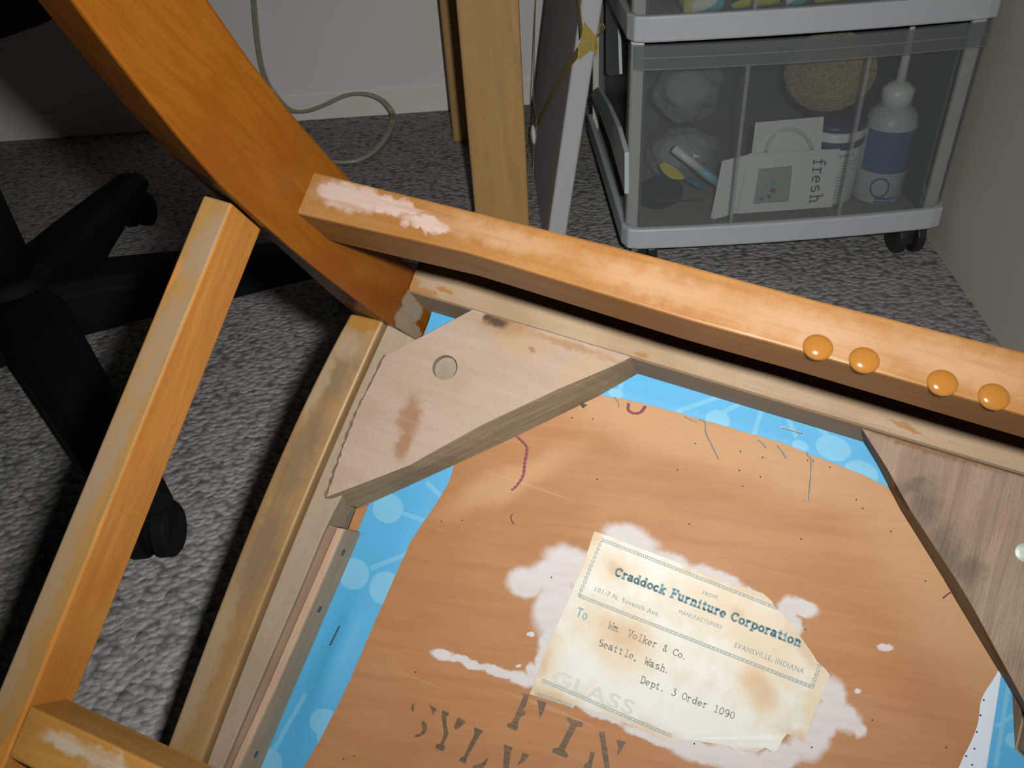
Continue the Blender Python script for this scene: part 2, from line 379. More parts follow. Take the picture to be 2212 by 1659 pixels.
for mflag in (0, 1):
    f = (lambda x: mirs(x)) if mflag else (lambda x: x)
    strip(f(lo), f(ro), 0, -.046).build('side_rail', M_siderail, bevel=.0015)
    hl = -.0065
    l2 = [uv(*p, hl) for p in [(905, 737), (840, 800), (790, 960), (745, 1060), (706, 1132), (645, 1280), (560, 1475), (483, 1655)]]
    l2 = resample(ext(l2, VF), 26)
    ro2 = [(p[0] + .0004, p[1]) for p in ro]
    strip(f(ro2), f(l2), hl, -.046).build('rail_liner', M_liner, bevel=.0008)
    # cleat
    hk = -.0100
    ca = resample(ext([uv(*p, hk) for p in [(708, 1133), (645, 1283), (560, 1478), (483, 1658)]], VF), 14)
    cb = resample(ext([uv(*p, hk) for p in [(732, 1140), (667, 1291), (583, 1484), (504, 1658)]], VF), 14)
    cc = resample(ext([uv(*p, hl) for p in [(743, 1142), (678, 1294), (594, 1486), (514, 1658)]], VF), 14)
    cleat = strip(f(ca), f(cb), hk, -.031).build('seat_cleat', M_kerf)
    strip(f(cb), f(cc), hl, -.031).build('cleat_edge', M_cleat_edge, parent=cleat, bevel=.0006)
    # inner face of the cleat, a thin board
    cd = resample(ext([uv(*p, -.0308) for p in [(779, 1152), (714, 1304), (632, 1494), (564, 1658)]], VF), 14)
    bldr = CB(); bldr.loft([[(p[0], p[1], hl - .0006), (p[0] + .0008, p[1], hl - .0004), (q[0], q[1], -.0308), (p[0], p[1], -.0308)] for p, q in zip(f(cc) if not mflag else mirs(cc), f(cd) if not mflag else mirs(cd))])
    face = bldr.build('cleat_board', M_cleat, parent=cleat)
    if not mflag:
        # nail heads sit on the inner face of the cleat
        for (px, py) in [(740, 1194), (690, 1314), (552, 1627), (610, 1480)]:
            best = None
            for i in range(len(cd) - 1):
                for s in np.linspace(0, 1, 12):
                    p = np.array(cd[i]) * (1 - s) + np.array(cd[i + 1]) * s
                    for h in np.linspace(-.029, -.009, 21):
                        pc_ = np.array(cc[i]) * (1 - s) + np.array(cc[i + 1]) * s; w_ = (h - hl) / (-.0308 - hl); pq = (pc_ + (.0008, 0)) * (1 - w_) + p * w_
                        P = CO + pq[0] * CU + pq[1] * CV + h * CN - C; d = -(P @ B)
                        e = (CX + F * (P @ R) / d - px) ** 2 + (CY - F * (P @ U) / d - py) ** 2
                        if best is None or e < best[0]: best = (e, pq[0], pq[1], h)
            if (px, py) == (610, 1480): continue
            _, a, b_, h = best; nb = CB(); r = .0019
            nb.loft([[(a + o, b_ + r * math.cos(k), h + r * math.sin(k)) for k in np.linspace(0, 2 * math.pi, 11)[:-1]] for o in (-.0004, .0005)])
            nb.build('nail_head', M_inkgrey, parent=cleat)

# --- front rail and front legs (towards the viewer, below the picture)
uf0, uf1 = lo[-1][0], WS - lo[-1][0]
CB().box((uf0, VF - .0005, -.046), (uf1, VF + .022, 0)).build('front_rail', M_rail, bevel=.0015)
for sgn in (0, 1):
    rings = []
    for h, sz, du, dv in [(-.046, .034, 0, 0), (.02, .034, 0, 0), (.15, .032, -.014, .008), (.38, .022, -.045, .03)]:
        u0 = uf0 - .012 + du; v0 = VF + du * 0 + dv - .004
        r = [(u0, v0, h), (u0 + sz, v0, h), (u0 + sz, v0 + sz, h), (u0, v0 + sz, h)]
        rings.append(mirs(r) if sgn else r)
    CB().loft(rings).build('front_leg', M_leg, bevel=.0016)

# --- side stretchers
hb = .15
s1 = [uv(*p, hb) for p in [(441, 423), (195, 1000), (0, 1493)]]; s2 = [uv(*p, hb) for p in [(504, 438), (267, 1000), (64, 1525)]]
def sline(l, v):
    k = np.polyfit([p[1] for p in l], [p[0] for p in l], 1); return float(np.polyval(k, v))
for mflag in (0, 1):
    rings = []
    for v in np.linspace(.0135, VF + .012, 20):
        a, b = sline(s1, v), sline(s2, v)
        r = [(a, v, hb), (b, v, hb), (b, v, hb - .028), (a, v, hb - .028)]
        rings.append(mirs(r) if mflag else r)
    CB().loft(rings).build('side_stretcher', M_side, bevel=.001)
xb, xc = uv(66, 1527, hb), uv(30, 1607, hb)
CB().box((xb[0] - .001, xb[1], hb - .022), (WS - xb[0] + .001, xb[1] + .0195, hb - .0003)).build('cross_stretcher', M_cross, bevel=.001)

# --- backrest, under the seat and down to the carpet
hz = -.435
CB().box((-.03, -.150, hz - .012), (W + .03, -.118, hz + .055)).build('crest_rail', M_leg, bevel=.004)
CB().box((.0, -.095, -.30), (W, -.080, -.25)).build('back_slat', M_leg, bevel=.003)

# --- corner block with bored hole
hbk = -.002
top_px = [(1021, 669), (1190, 716), (1328, 758), (1362, 772), (1345, 781), (1202, 842), (1031, 923), (885, 1005), (704, 1074), (722, 1021), (763, 907), (824, 781), (832, 769)]
bot_px = {3: (1389, 800), 4: (1389, 801), 5: (1292, 856), 6: (1129, 936), 7: (978, 1006), 8: (776, 1098)}
rnd = random.Random(3)
def jag(a, b, n, amp):
    out = []
    for i in range(n):
        t = i / n; p = np.array(a) * (1 - t) + np.array(b) * t
        out.append((p[0] + (rnd.uniform(-amp, amp) if i else 0), p[1] + (rnd.uniform(-amp, amp) if i else 0)))
    return out
tp, bp = [], []
for i, p in enumerate(top_px):
    q = top_px[(i + 1) % len(top_px)]
    n = {8: 5, 9: 12, 10: 13, 0: 5, 1: 5}.get(i, 4); amp = {8: 1.6, 9: 2.2, 10: 2.0}.get(i, .5)
    pts = jag(p, q, n, amp)
    for k, a in enumerate(pts):
        tp.append(uv(*a, hbk) + (hbk,))
        if i in bot_px or ((i + 1) % 13) in bot_px:
            A = np.array(bot_px.get(i, p)); Z = np.array(bot_px.get((i + 1) % 13, q)); m = A + (Z - A) * (k / n)
            bp.append(uv(*m, -.0306) + (-.0306,))
        else: bp.append(tp[-1][:2] + (-.0306,))
hc = np.array(uv(961, 794, hbk)); hr = .0073
hole = [(hc[0] + hr * math.cos(a), hc[1] + hr * math.sin(a), hbk) for a in np.linspace(0, 2 * math.pi, 33)[:-1]]
n = len(tp); nh = 32
tri = tessellate_polygon([[Vector(p) for p in tp], [Vector(p) for p in hole]])
blk = CB(); V_ = tp + hole + bp + [(p[0], p[1], hbk - .0055) for p in hole]
faces = [tuple(t) for t in tri] + [tuple(n + nh + i for i in range(n - 1, -1, -1))]
faces += [(i, (i + 1) % n, n + nh + (i + 1) % n, n + nh + i) for i in range(n)]
o2 = n + nh + n
faces += [(n + i, n + (i + 1) % nh, o2 + (i + 1) % nh, o2 + i) for i in range(nh)] + [tuple(o2 + i for i in range(nh))]
blk.add(V_, faces)
block = blk.build('corner_block', M_block)
me = block.data; me.materials.append(M_saw); me.materials.append(M_plug)
for p in me.polygons:
    c = p.center; nz = abs(p.normal.z)
    if (Vector((c.x, c.y)) - Vector(hc)).length < hr * 1.02 and HS * c.z < hbk - .0005 and HS * c.z > -.02: p.material_index = 2
    elif nz < .5: p.material_index = 1

gl = CB(); ga = [(833, 768), (824, 781), (763, 907), (722, 1021), (703, 1076)]
ga = resample(ga, 34); g1 = [(x - rnd.uniform(.5, 6.5), y + rnd.uniform(-2, 2)) for x, y in ga]; g2 = [(x + 6, y) for x, y in ga]
gl.loft([[ch(*a, -.0055), ch(*b, -.0055), ch(b[0], b[1], -.0085), ch(a[0], a[1], -.0085)] for a, b in zip(g1, g2)])
gl.build('glue_bead', plain('dark_brown_glue', (.16, .09, .04), .6, .4, var=.6, scale=300), parent=block)
hk2 = -.0035
b2t = [(1862, 916), (1915, 1010), (1968, 1104), (2064, 1250), (2096, 1302), (2212, 1516), (2330, 1735), (2560, 1500), (2480, 1118), (2212, 1018), (2030, 962)]
b2b = {0: (1858, 942), 1: (1893, 1000), 2: (1945, 1100), 3: (2036, 1246), 4: (2067, 1300), 5: (2200, 1519), 6: (2315, 1740)}
tp2 = [ch(*p, hk2) for p in b2t]
tp2[0] = (tp2[0][0], ridge_v + .0004, hk2); tp2[9] = (tp2[9][0], ridge_v + .0004, hk2); tp2[10] = (tp2[10][0], ridge_v + .0004, hk2); tp2[8] = (.379, ridge_v + .0004, hk2)
tp2[7] = (.379, .12, hk2)
bp2 = [ch(*b2b[i], -.0306) if i in b2b else tp2[i][:2] + (-.0306,) for i in range(len(b2t))]
block2 = CB().prism(tp2, bp2).build('corner_block', M_block2, bevel=.0008)
block2['label'] = 'darker stained corner block with a split edge'
me = block2.data; me.materials.append(wood('dark_block_side_wood', (.30, .20, .11), (.36, .26, .16), (.27, .17, .09), (1, 1, 0), .7, spec=.2))
for p in me.polygons:
    if abs(p.normal.z) < .5: p.material_index = 1
# split in the block edge
sp = [(1929, 1047), (1945, 1072), (1960, 1096), (1968, 1106), (1957, 1084), (1942, 1060)]
M_dark = plain('dark_crack_shadow_brown', (.03, .018, .01), .9, .1)
def crack_pts(off): return [ch(p[0], p[1], -.008 + off) for p in sp]
CB().prism(crack_pts(.0024), crack_pts(-.0005)).build('split', M_dark, parent=block2)
CB().lathe([(.0001, .0012), (.003, .0012), (.0046, .0004), (.0046, -.001)], 18, ch(2214, 1194, hk2)).build('bolt_washer', plain('pale_zinc', (.55, .62, .55), .5, .5, .3), parent=block2)

# --- seat panel
L5 = [uv(*p, H_FAB) for p in [(780, 1151), (720, 1290), (640, 1478), (566, 1657)]]
k5 = np.polyfit([p[1] for p in L5], [p[0] for p in L5], 1)
def uleft(v): return max(float(np.polyval(k5, v)), .0) if v > .02 else .012
VB = VF - .002
cTL, cTR = (.0105, ridge_v + .0006), (W - .0105, ridge_v + .0006)
cBL, cBR = (float(np.polyval(k5, VB)), VB), (WS - float(np.polyval(k5, VB)), VB)
stain = [ell(*e, H_PAN) for e in [(1362, 1172, 62, 36, 20), (1450, 1222, 70, 26, 22), (1545, 1252, 70, 22, 20), (1610, 1285, 40, 16, 30), (1240, 1225, 70, 40, 25), (1195, 1240, 62, 36, -8), (1135, 1258, 42, 32, 10), (1200, 1310, 46, 70, 20), (1190, 1390, 26, 50, 20), (1170, 1440, 16, 50, 20),
    (955, 1412, 24, 11, 15), (1010, 1430, 50, 8, 18), (1075, 1450, 50, 10, 18), (1125, 1468, 30, 14, 20), (1150, 1460, 18, 26, 0), (1290, 1540, 60, 10, 22), (1400, 1590, 70, 12, 24), (1500, 1620, 70, 26, 20), (1590, 1640, 80, 28, 18), (1680, 1640, 60, 30, -20), (1750, 1600, 46, 40, -30),
    (1800, 1510, 30, 50, -10), (1815, 1545, 50, 30, 30), (1850, 1570, 26, 14, 60), (1780, 1560, 30, 50, 20), (1735, 1312, 34, 18, 20), (1700, 1320, 24, 30, 30), (1715, 1355, 18, 24, 20), (1913, 1398, 19, 9, 8), (1853, 1494, 9, 5, 10), (1118, 1438, 5, 4, 0), (1146, 1371, 9, 5, 0)]]
def panel_mat():
    t = NT('plywood_seat_board'); c = t.coord()
    cr = t.mapping(c, rot=(0, 0, .20))
    g = t.mapping(cr, scale=(14, 120, 10)); f1, _ = t.noise(g, 1, 5, .6, .8)
    f2, _ = t.noise(t.mapping(cr, scale=(60, 1400, 10)), 1, 3, .6); f3, _ = t.noise(c, 9, 3)
    col = t.mix(t.rng(f1, .3, .7), (.40, .185, .075), (.455, .225, .10))
    col = t.mix(t.rng(f3, .4, .65, 0, .5), col, (.37, .16, .06))
    pale = t.blobs(c, [ell(*e, H_PAN) for e in [(1750, 1010, 330, 70, 18), (2050, 1250, 120, 380, -28), (1450, 930, 300, 60, 20), (1100, 1040, 140, 30, -25)]], .7, .02, 30)
    col = t.mix(t.math('MULTIPLY', pale, .75), col, (.54, .32, .165))
    col = t.mix(t.rng(f2, .52, .72, 0, .25), col, (.30, .13, .05))
    col = t.mix(t.rng(f2, .60, .78, 0, .25), col, (.72, .48, .27))
    # fine scratches along the grain
    fs, _ = t.noise(t.mapping(c, rot=(0, 0, .05), scale=(9, 420, 10)), 1, 2, .5)
    col = t.mix(t.rng(fs, .72, .78, 0, .22), col, (.62, .42, .24))
    m = t.blobs(c, stain, .26, .007, 90)
    fw, _ = t.noise(t.mapping(cr, scale=(60, 200, 10)), 1, 4)
    mm = t.math('MULTIPLY', m, t.rng(fw, .25, .6, .88, 1.0))
    col = t.mix(mm, col, (.64, .60, .59))
    fg, _ = t.noise(c, 800, 2)
    t.bump(t.math('ADD', f2, t.math('MULTIPLY', m, 1.5)), .12, .0006)
    return t.fin(col, t.rng(m, 0, 1, .55, .8), .10)
M_panel = panel_mat()
CB().prism([p + (H_PAN,) for p in (cTL, cTR, cBR, cBL)], [p + (H_PAN - .009,) for p in (cTL, cTR, cBR, cBL)]).build('seat_board', M_panel)

# --- blue fabric wrapped over the board
def fabric_mat():
    t = NT('blue_molecule_print_fabric'); c = t.coord()
    fm = t.mapping(c, scale=(1800, 1800, 1)); f1, _ = t.noise(fm, 1, 2)
    f2, _ = t.noise(c, 25, 2)
    col = t.mix(f2, (.035, .30, .56), (.05, .36, .64))
    circ = [(838, 1098, 33, 32), (765, 1240, 33, 34), (832, 1270, 34, 36), (718, 1590, 34, 36), (575, 1650, 36, 36), (1550, 908, 27, 22), (1728, 963, 18, 12), (1800, 968, 40, 26), (1860, 1020, 38, 24), (2190, 1600, 20, 16), (700, 1560, 30, 30), (1330, 850, 16, 10)]
    pc = t.blobs(c, [ell(a, b, r1, r2, 20, H_FAB) for a, b, r1, r2 in circ], .06)
    lines = [((800, 1228), (880, 1196)), ((868, 1108), (925, 1128)), ((920, 1040), (955, 1075)), ((1460, 890), (1560, 855)), ((1555, 895), (1605, 868)), ((1628, 940), (1645, 885)), ((1700, 900), (1720, 945)), ((1760, 915), (1795, 950)), ((1335, 855), (1345, 820)), ((2150, 1655), (2180, 1470)), ((2150, 1570), (2212, 1530)), ((580, 1640), (660, 1500))]
    le = []
    for (a, b) in lines:
        m = ((a[0] + b[0]) / 2, (a[1] + b[1]) / 2); L = math.hypot(b[0] - a[0], b[1] - a[1]) / 2; an = math.degrees(math.atan2(b[1] - a[1], b[0] - a[0]))
        le.append((m, L, an))
    tot = None
    for (m, L, an) in le:
        e = ell(m[0], m[1], L, 5, an, H_FAB)
        mp = t.mapping(c, (e[0], e[1], 0), (0, 0, e[4]), (e[2], e[3], 1e6), 'TEXTURE')
        ab = t.n('ShaderNodeVectorMath', operation='ABSOLUTE'); t.link(mp, ab.inputs[0])
        sx = t.n('ShaderNodeSeparateXYZ'); t.link(ab.outputs[0], sx.inputs[0])
        k = t.rng(t.math('MAXIMUM', sx.outputs[0], sx.outputs[1]), .9, 1.1, 1, 0)
        tot = k if tot is None else t.math('MAXIMUM', tot, k)
    pr = t.math('MAXIMUM', t.math('MULTIPLY', pc, .55), t.math('MULTIPLY', tot, .42))
    col = t.mix(pr, col, (.24, .52, .66))
    col = t.mix(t.rng(f1, .35, .75, 0, .35), col, (.16, .52, .80))
    # white selvedge of the cloth
    xs = uv(2146, 1550, H_FAB); a = np.array(uv(2164, 1450, H_FAB)); b = np.array(uv(2131, 1659, H_FAB)); d = b - a
    nrm = np.array([d[1], -d[0]]); nrm /= np.linalg.norm(nrm)
    if nrm[0] > 0: nrm = -nrm
    dp = t.vmath('DOT_PRODUCT', t.vmath('SUBTRACT', c, (a[0], a[1], 0)), (nrm[0], nrm[1], 0))
    far = t.vmath('DOT_PRODUCT', t.vmath('SUBTRACT', c, (.30, .10, 0)), (1, .3, 0))
    sel = t.math('MULTIPLY', t.rng(dp, -.0002, .0004), t.rng(far, -.001, .001))
    col = t.mix(sel, col, (.60, .66, .75))
    t.bump(f1, .25, .0004)
    return t.fin(col, .6, .3)
M_fab = fabric_mat()
fi_top = [(1060, 815), (1180, 838), (1292, 853), (1340, 860), (1430, 882), (1512, 905), (1600, 930), (1690, 957), (1790, 997), (1860, 1024), (1921, 1054), (2060, 1120), (2200, 1190)]
fi_left = [(1060, 815), (1010, 930), (980, 1008), (968, 1042), (940, 1090), (912, 1132), (890, 1165), (868, 1212), (845, 1262), (815, 1330), (786, 1398), (755, 1470), (722, 1538), (690, 1600), (655, 1659), (585, 1800), (520, 1950)]
fi_right = [(2200, 1190), (2230, 1320), (2157, 1448), (2122, 1505), (2116, 1530), (2115, 1548), (2100, 1600), (2070, 1659), (1990, 1880), (1950, 1980)]
fi_bot = [(520, 1950), (1000, 1960), (1500, 1990), (1950, 1980)]
stap = np.array(uv(720, 1375, H_FAB)); sdir = np.array(uv(752, 1300, H_FAB)) - np.array(uv(700, 1430, H_FAB)); sdir /= np.linalg.norm(sdir)
def hfab(x, y, t):
    h = H_FAB + .0002
    d = np.array([x, y]) - stap; a = d @ sdir; b = d @ np.array([-sdir[1], sdir[0]])
    h += .0030 * math.exp(-((b - .006) / .0055) ** 2 - ((a + .012) / .030) ** 2)
    h -= .0006 * math.exp(-(b / .003) ** 2 - (a / .010) ** 2)
    return h
def fstrip(inner, outer, k, rows=7):
    a = resample(spline([uv(*p, H_FAB) for p in inner], 4), k); b = resample(outer, k)
    rings = []
    for j in range(rows + 1):
        t = j / rows
        ring = []
        for p, q in zip(a, b):
            jit = (rnd.uniform(-.0002, .0002) if j == 0 else 0)
            x, y = p[0] * (1 - t) + q[0] * t + jit, p[1] * (1 - t) + q[1] * t + jit
            ring.append((x, y, hfab(x, y, t) + (-.0004 if j == 0 else 0)))
        rings.append(ring)
    return rings
fb = CB()
outL = [cTL, (.012, .02), (float(np.polyval(k5, .06)) - .004, .06)] + [(float(np.polyval(k5, v)) - .0022, v) for v in (.1, .15, .2, .25, .3)] + [cBL]
outR = [cTR] + [(WS - p[0], p[1]) for p in outL[2:-1]] + [cBR]
for inner, outer, k in ((fi_top, [cTL, cTR], 90), (fi_left, outL, 90), (fi_right, outR, 60), (fi_bot, [cBL, cBR], 20)):
    fb.loft(fstrip(inner, outer, k), cap=False, closed=False)
fabric = fb.build('upholstery_fabric', M_fab, smooth=True)
fabric['label'] = 'bright blue fabric with pale molecule print folded over and stapled'
# cushion of the seat on the hidden side
cr = []
corners = [np.array(p) for p in (cTL, cTR, cBR, cBL)]; cen = sum(corners) / 4
for t_, h in [(1.0, -.040), (1.0, -.047), (.97, -.060), (.88, -.070), (.6, -.077), (.2, -.080)]:
    ring = []
    for i in range(4):
        for s_ in np.linspace(0, 1, 7)[:-1]:
            p = corners[i] * (1 - s_) + corners[(i + 1) % 4] * s_; p = cen + (p - cen) * t_ * .998; ring.append((p[0], p[1], h))
    cr.append(ring)
CB().loft(cr).build('seat_cushion', M_fab, smooth=True)

# --- staples
M_steel = plain('bright_staple_steel', (.75, .77, .78), .3, .5, .9)
M_steeld = plain('dull_staple_steel', (.16, .20, .25), .4, .5, .8)
def staple(p, q, m, h):
    a, b = ch(*p, h), ch(*q, h)
    CB().tube([(a[0], a[1], h - .004), (a[0], a[1], h + .0002), a, b, (b[0], b[1], h + .0002), (b[0], b[1], h - .004)], .0005, 6).build('staple', m, parent=fabric)
staple((1687, 922), (1731, 935), M_steel, H_FAB + .0014); staple((733, 1353), (713, 1393), M_steeld, H_FAB + .0012)

# --- loose threads
M_thr = plain('grey_thread', (.38, .36, .33), .8, .2); M_pthr = plain('purple_thread', (.34, .10, .14), .8, .2); M_dthr = plain('dark_thread', (.10, .08, .07), .8, .2)
def thread(pts, m, r=.00035, lift=.0012, twist=False):
    P = spline([ch(*p, H_FAB + lift) for p in pts], 6)
    if twist:
        P = resample(P, 60)
        for ph in (0, math.pi):
            pass
        b = CB()
        for ph in (0, math.pi):
            Q = [(p[0] + r * .9 * math.cos(i * .8 + ph), p[1] + r * .5 * math.sin(i * .8 + ph), p[2] + r * .7 * math.sin(i * .8 + ph)) for i, p in enumerate(P)]
            b.tube(Q, r * .8, 5)
        return b.build('loose_thread', m, smooth=True)
    return CB().tube(P, r, 5).build('loose_thread', m, smooth=True)
thread([(1512, 905), (1524, 912), (1526, 935), (1540, 965), (1553, 991)], M_thr)
thread([(1742, 978), (1752, 990), (1753, 1015), (1750, 1050), (1748, 1082)], M_thr)
thread([(1738, 1082), (1750, 1080)], M_thr, .0003)
thread([(1480, 900), (1495, 908), (1505, 910)], M_thr, .0003); thread([(1638, 950), (1648, 958), (1655, 968)], M_thr, .0003)
thread([(1680, 962), (1690, 975), (1699, 990)], M_thr, .0003); thread([(1328, 858), (1336, 868), (1337, 879)], M_thr, .0003)
thread([(1744, 982), (1755, 992), (1758, 998)], M_thr, .0003)
thread([(1112, 938), (1130, 955), (1139, 968), (1134, 1000), (1131, 1025), (1120, 1045), (1107, 1058)], M_pthr, .0005, .0015, True)
thread([(1358, 872), (1358, 886), (1370, 893), (1385, 890), (1394, 878)], M_pthr, .0006, .001, True)
thread([(1107, 1110), (1104, 1120), (1110, 1132)], M_dthr, .0002); thread([(2038, 1292), (2050, 1282), (2066, 1274)], M_dthr, .0003, .003)
thread([(1258, 868), (1262, 880), (1256, 872), (1268, 876)], M_dthr, .0004, .003)
# --- old staple holes in the board, tiny flush discs
hb_ = CB()
for (px, py) in [(1502, 958), (1600, 975), (1648, 988), (1745, 994), (1597, 1016), (1643, 1030), (1463, 1015), (1605, 1050), (1793, 1009), (1489, 1132), (1731, 1164), (1864, 1098), (1850, 1079), (1925, 1148), (2000, 1255), (953, 1126), (998, 1124), (1290, 1035), (1235, 902), (1280, 904), (897, 1452), (1191, 1247), (1740, 1360), (2045, 1615), (1885, 1556), (1754, 1615), (1500, 1607), (2125, 1512), (2118, 1545), (2110, 1581), (2105, 1617), (2087, 1633), (2100, 1652), (765, 1634), (741, 1640)]:
    p = ch(px, py, H_FAB + (.0006 if px > 2080 else .0)); r = .00045
    hb_.lathe([(r, 0), (r, .0002 - (0 if px > 2080 else .0002) + .00005)], 7, (p[0], p[1], p[2] - (.0 if px > 2080 else .0006)))
tag(hb_.build('old_staple_holes', plain('rusty_hole_brown', (.07, .04, .02), .9, .1)), kind='stuff')

# --- amber varnish drips on the back stretcher
t = NT('amber_varnish'); M_amber = t.fin((.40, .165, .03), .10, .5); t.bsdf.inputs['Coat Weight'].default_value = 1.0; t.bsdf.inputs['Coat Roughness'].default_value = .03
t.bsdf.inputs['Transmission Weight'].default_value = .25
for (px, py, r) in [(1767, 750, .0058), (1867, 778, .0058), (2036, 827, .0057), (2147, 857, .0057)]:
    c = ch(px, py, hs); rings = []
    for k in range(7):
        a = k / 6 * math.pi / 2
        rings.append([(c[0] + r * math.cos(a) * math.cos(q) * 1.02, c[1] + r * math.cos(a) * math.sin(q) * .92, hs - .0002 + .0019 * math.sin(a)) for q in np.linspace(0, 2 * math.pi, 25)[:-1]])
    CB().loft(rings[:-1] + [[(c[0] + .0002 * math.cos(q), c[1] + .0002 * math.sin(q), hs + .0017) for q in np.linspace(0, 2 * math.pi, 25)[:-1]]]).build('varnish_drip', M_amber, parent=bs, smooth=True)

# --- lettering helpers
def arc(cx, cy, rx, ry, a0, a1, n=14): return [(cx + rx * math.cos(math.radians(a)), cy + ry * math.sin(math.radians(a))) for a in np.linspace(a0, a1, n)]
def ser(x, y, w=.13): return [(x - w, y), (x + w, y)]
X = .66
GL = {  # stroke letters with slab serifs: (advance, strokes); cap height 1, x height .66
 'C': (.86, [arc(.44, .5, .36, .46, 42, 318), [(.70, .97), (.70, .70)]]),
 'F': (.80, [[(.2, 0), (.2, 1)], [(.04, 1), (.74, 1), (.74, .80)], [(.2, .52), (.52, .52)], [(.52, .62), (.52, .42)], ser(.2, 0, .17)]),
 'r': (.64, [[(.2, 0), (.2, X)], [(.06, X), (.2, X)], ser(.2, 0, .15), arc(.42, .40, .22, .24, 165, 60)]),
 'a': (.72, [arc(.30, .50, .22, .15, 160, 0), [(.52, .5), (.52, .06), (.66, .03)], arc(.29, .18, .23, .16, 0, 360)]),
 'd': (.78, [arc(.32, .32, .25, .30, 0, 360), [(.58, 0), (.58, 1)], [(.42, 1), (.58, 1)], [(.58, .02), (.72, .02)]]),
 'o': (.72, [arc(.36, .32, .27, .31, 0, 360)]),
 'c': (.68, [arc(.36, .32, .27, .31, 45, 320)]),
 'k': (.80, [[(.18, 0), (.18, 1)], [(.04, 1), (.18, 1)], ser(.18, 0, .14), [(.18, .28), (.56, X)], [(.34, .40), (.64, 0)], ser(.58, X, .12), ser(.62, 0, .12)]),
 'u': (.80, [[(.04, X), (.18, X), (.18, .22)], arc(.37, .22, .19, .2, 180, 330), [(.46, X), (.60, X), (.60, .02), (.74, .02)]]),
 'n': (.82, [[(.06, X), (.2, X), (.2, 0)], ser(.2, 0, .14), arc(.42, .42, .2, .22, 170, 0), [(.62, .44), (.62, 0)], ser(.62, 0, .13)]),
 'i': (.46, [[(.08, X), (.23, X), (.23, 0)], ser(.23, 0, .17), [(.21, .90), (.25, .90)]]),
 't': (.58, [[(.26, .92), (.26, .16)], arc(.40, .16, .14, .14, 180, 320), [(.06, X), (.48, X)]]),
 'e': (.72, [[(.10, .34), (.60, .34)], arc(.35, .32, .26, .31, 0, 310)]),
 'p': (.78, [[(.04, X), (.2, X), (.2, -.28)], ser(.2, -.28, .15), arc(.44, .32, .25, .30, 0, 360)]),
 'W': (.80, [[(.08, 1), (.22, 0), (.40, .62), (.58, 0), (.72, 1)], ser(.08, 1, .1), ser(.72, 1, .1)]),
 'm': (.80, [[(.04, X), (.12, X), (.12, 0)], arc(.26, .48, .14, .16, 170, 0), [(.40, .48), (.40, 0)], arc(.54, .48, .14, .16, 170, 0), [(.68, .48), (.68, 0)], ser(.12, 0, .08), ser(.68, 0, .08)]),
 'V': (.80, [[(.10, 1), (.40, 0), (.70, 1)], ser(.12, 1, .13), ser(.68, 1, .13)]),
 'l': (.80, [[(.22, 1), (.42, 1), (.42, 0)], ser(.42, 0, .25)]),
 '&': (.80, [[(.66, 0), (.24, .70)], arc(.34, .78, .14, .16, 210, -20), [(.46, .72), (.16, .36)], arc(.32, .22, .2, .2, 140, 400)]),
 'S': (.80, [arc(.38, .74, .25, .24, 40, 260), arc(.40, .26, .26, .25, 90, -140)]),
 's': (.80, [arc(.38, .49, .22, .16, 40, 260), arc(.40, .18, .23, .17, 90, -140)]),
 'h': (.80, [[(.08, 1), (.2, 1), (.2, 0)], arc(.40, .42, .2, .22, 170, 0), [(.60, .44), (.60, 0)], ser(.2, 0, .13), ser(.60, 0, .13)]),
 'D': (.80, [[(.2, 0), (.2, 1)], [(.06, 1), (.36, 1)], arc(.36, .5, .32, .5, 90, -90), [(.36, 0), (.06, 0)]]),
 'O': (.80, [arc(.40, .5, .32, .48, 0, 360)]),
 '0': (.80, [arc(.40, .5, .27, .48, 0, 360)]),
 '1': (.80, [[(.20, .84), (.42, 1), (.42, 0)], ser(.42, 0, .24)]),
 '9': (.80, [arc(.40, .68, .26, .30, 0, 360), arc(.36, .5, .30, .5, 10, -110)]),
 '3': (.80, [[(.16, 1), (.62, 1), (.36, .62)], arc(.36, .31, .28, .31, 90, -150)]),
 'f': (.70, [[(.30, 0), (.30, .72)], arc(.48, .78, .18, .2, 180, 40), ser(.30, 0, .2), [(.10, .62), (.54, .62)]]),
 '.': (.5, [[(.2, .05), (.24, .05)]]), ',': (.5, [[(.26, .06), (.18, -.14)]]), ' ': (.5, []),
}
def strokes(text, wd, mono=False, dot=1.0):
    """flat ribbons for a line of letters -> (verts2d, faces, width)"""
    V, Fc = [], []; x = 0
    for chh in text:
        adv, st = GL[chh]
        if mono: adv = .8
        for s in st:
            ww = wd * (1.7 if chh in '.,' else 1.0) * .5
            for i in range(len(s) - 1):
                a, b = np.array(s[i]) + (x, 0), np.array(s[i + 1]) + (x, 0); d = b - a; L = np.linalg.norm(d)
                if L < 1e-6: continue
                nrm = np.array([-d[1], d[0]]) / L * ww; e = d / L * ww * .6
                k = len(V); V += [a - e + nrm, b + e + nrm, b + e - nrm, a - e - nrm]; Fc.append((k, k + 1, k + 2, k + 3))
        x += adv + (0 if mono else .06)
    return V, Fc, x
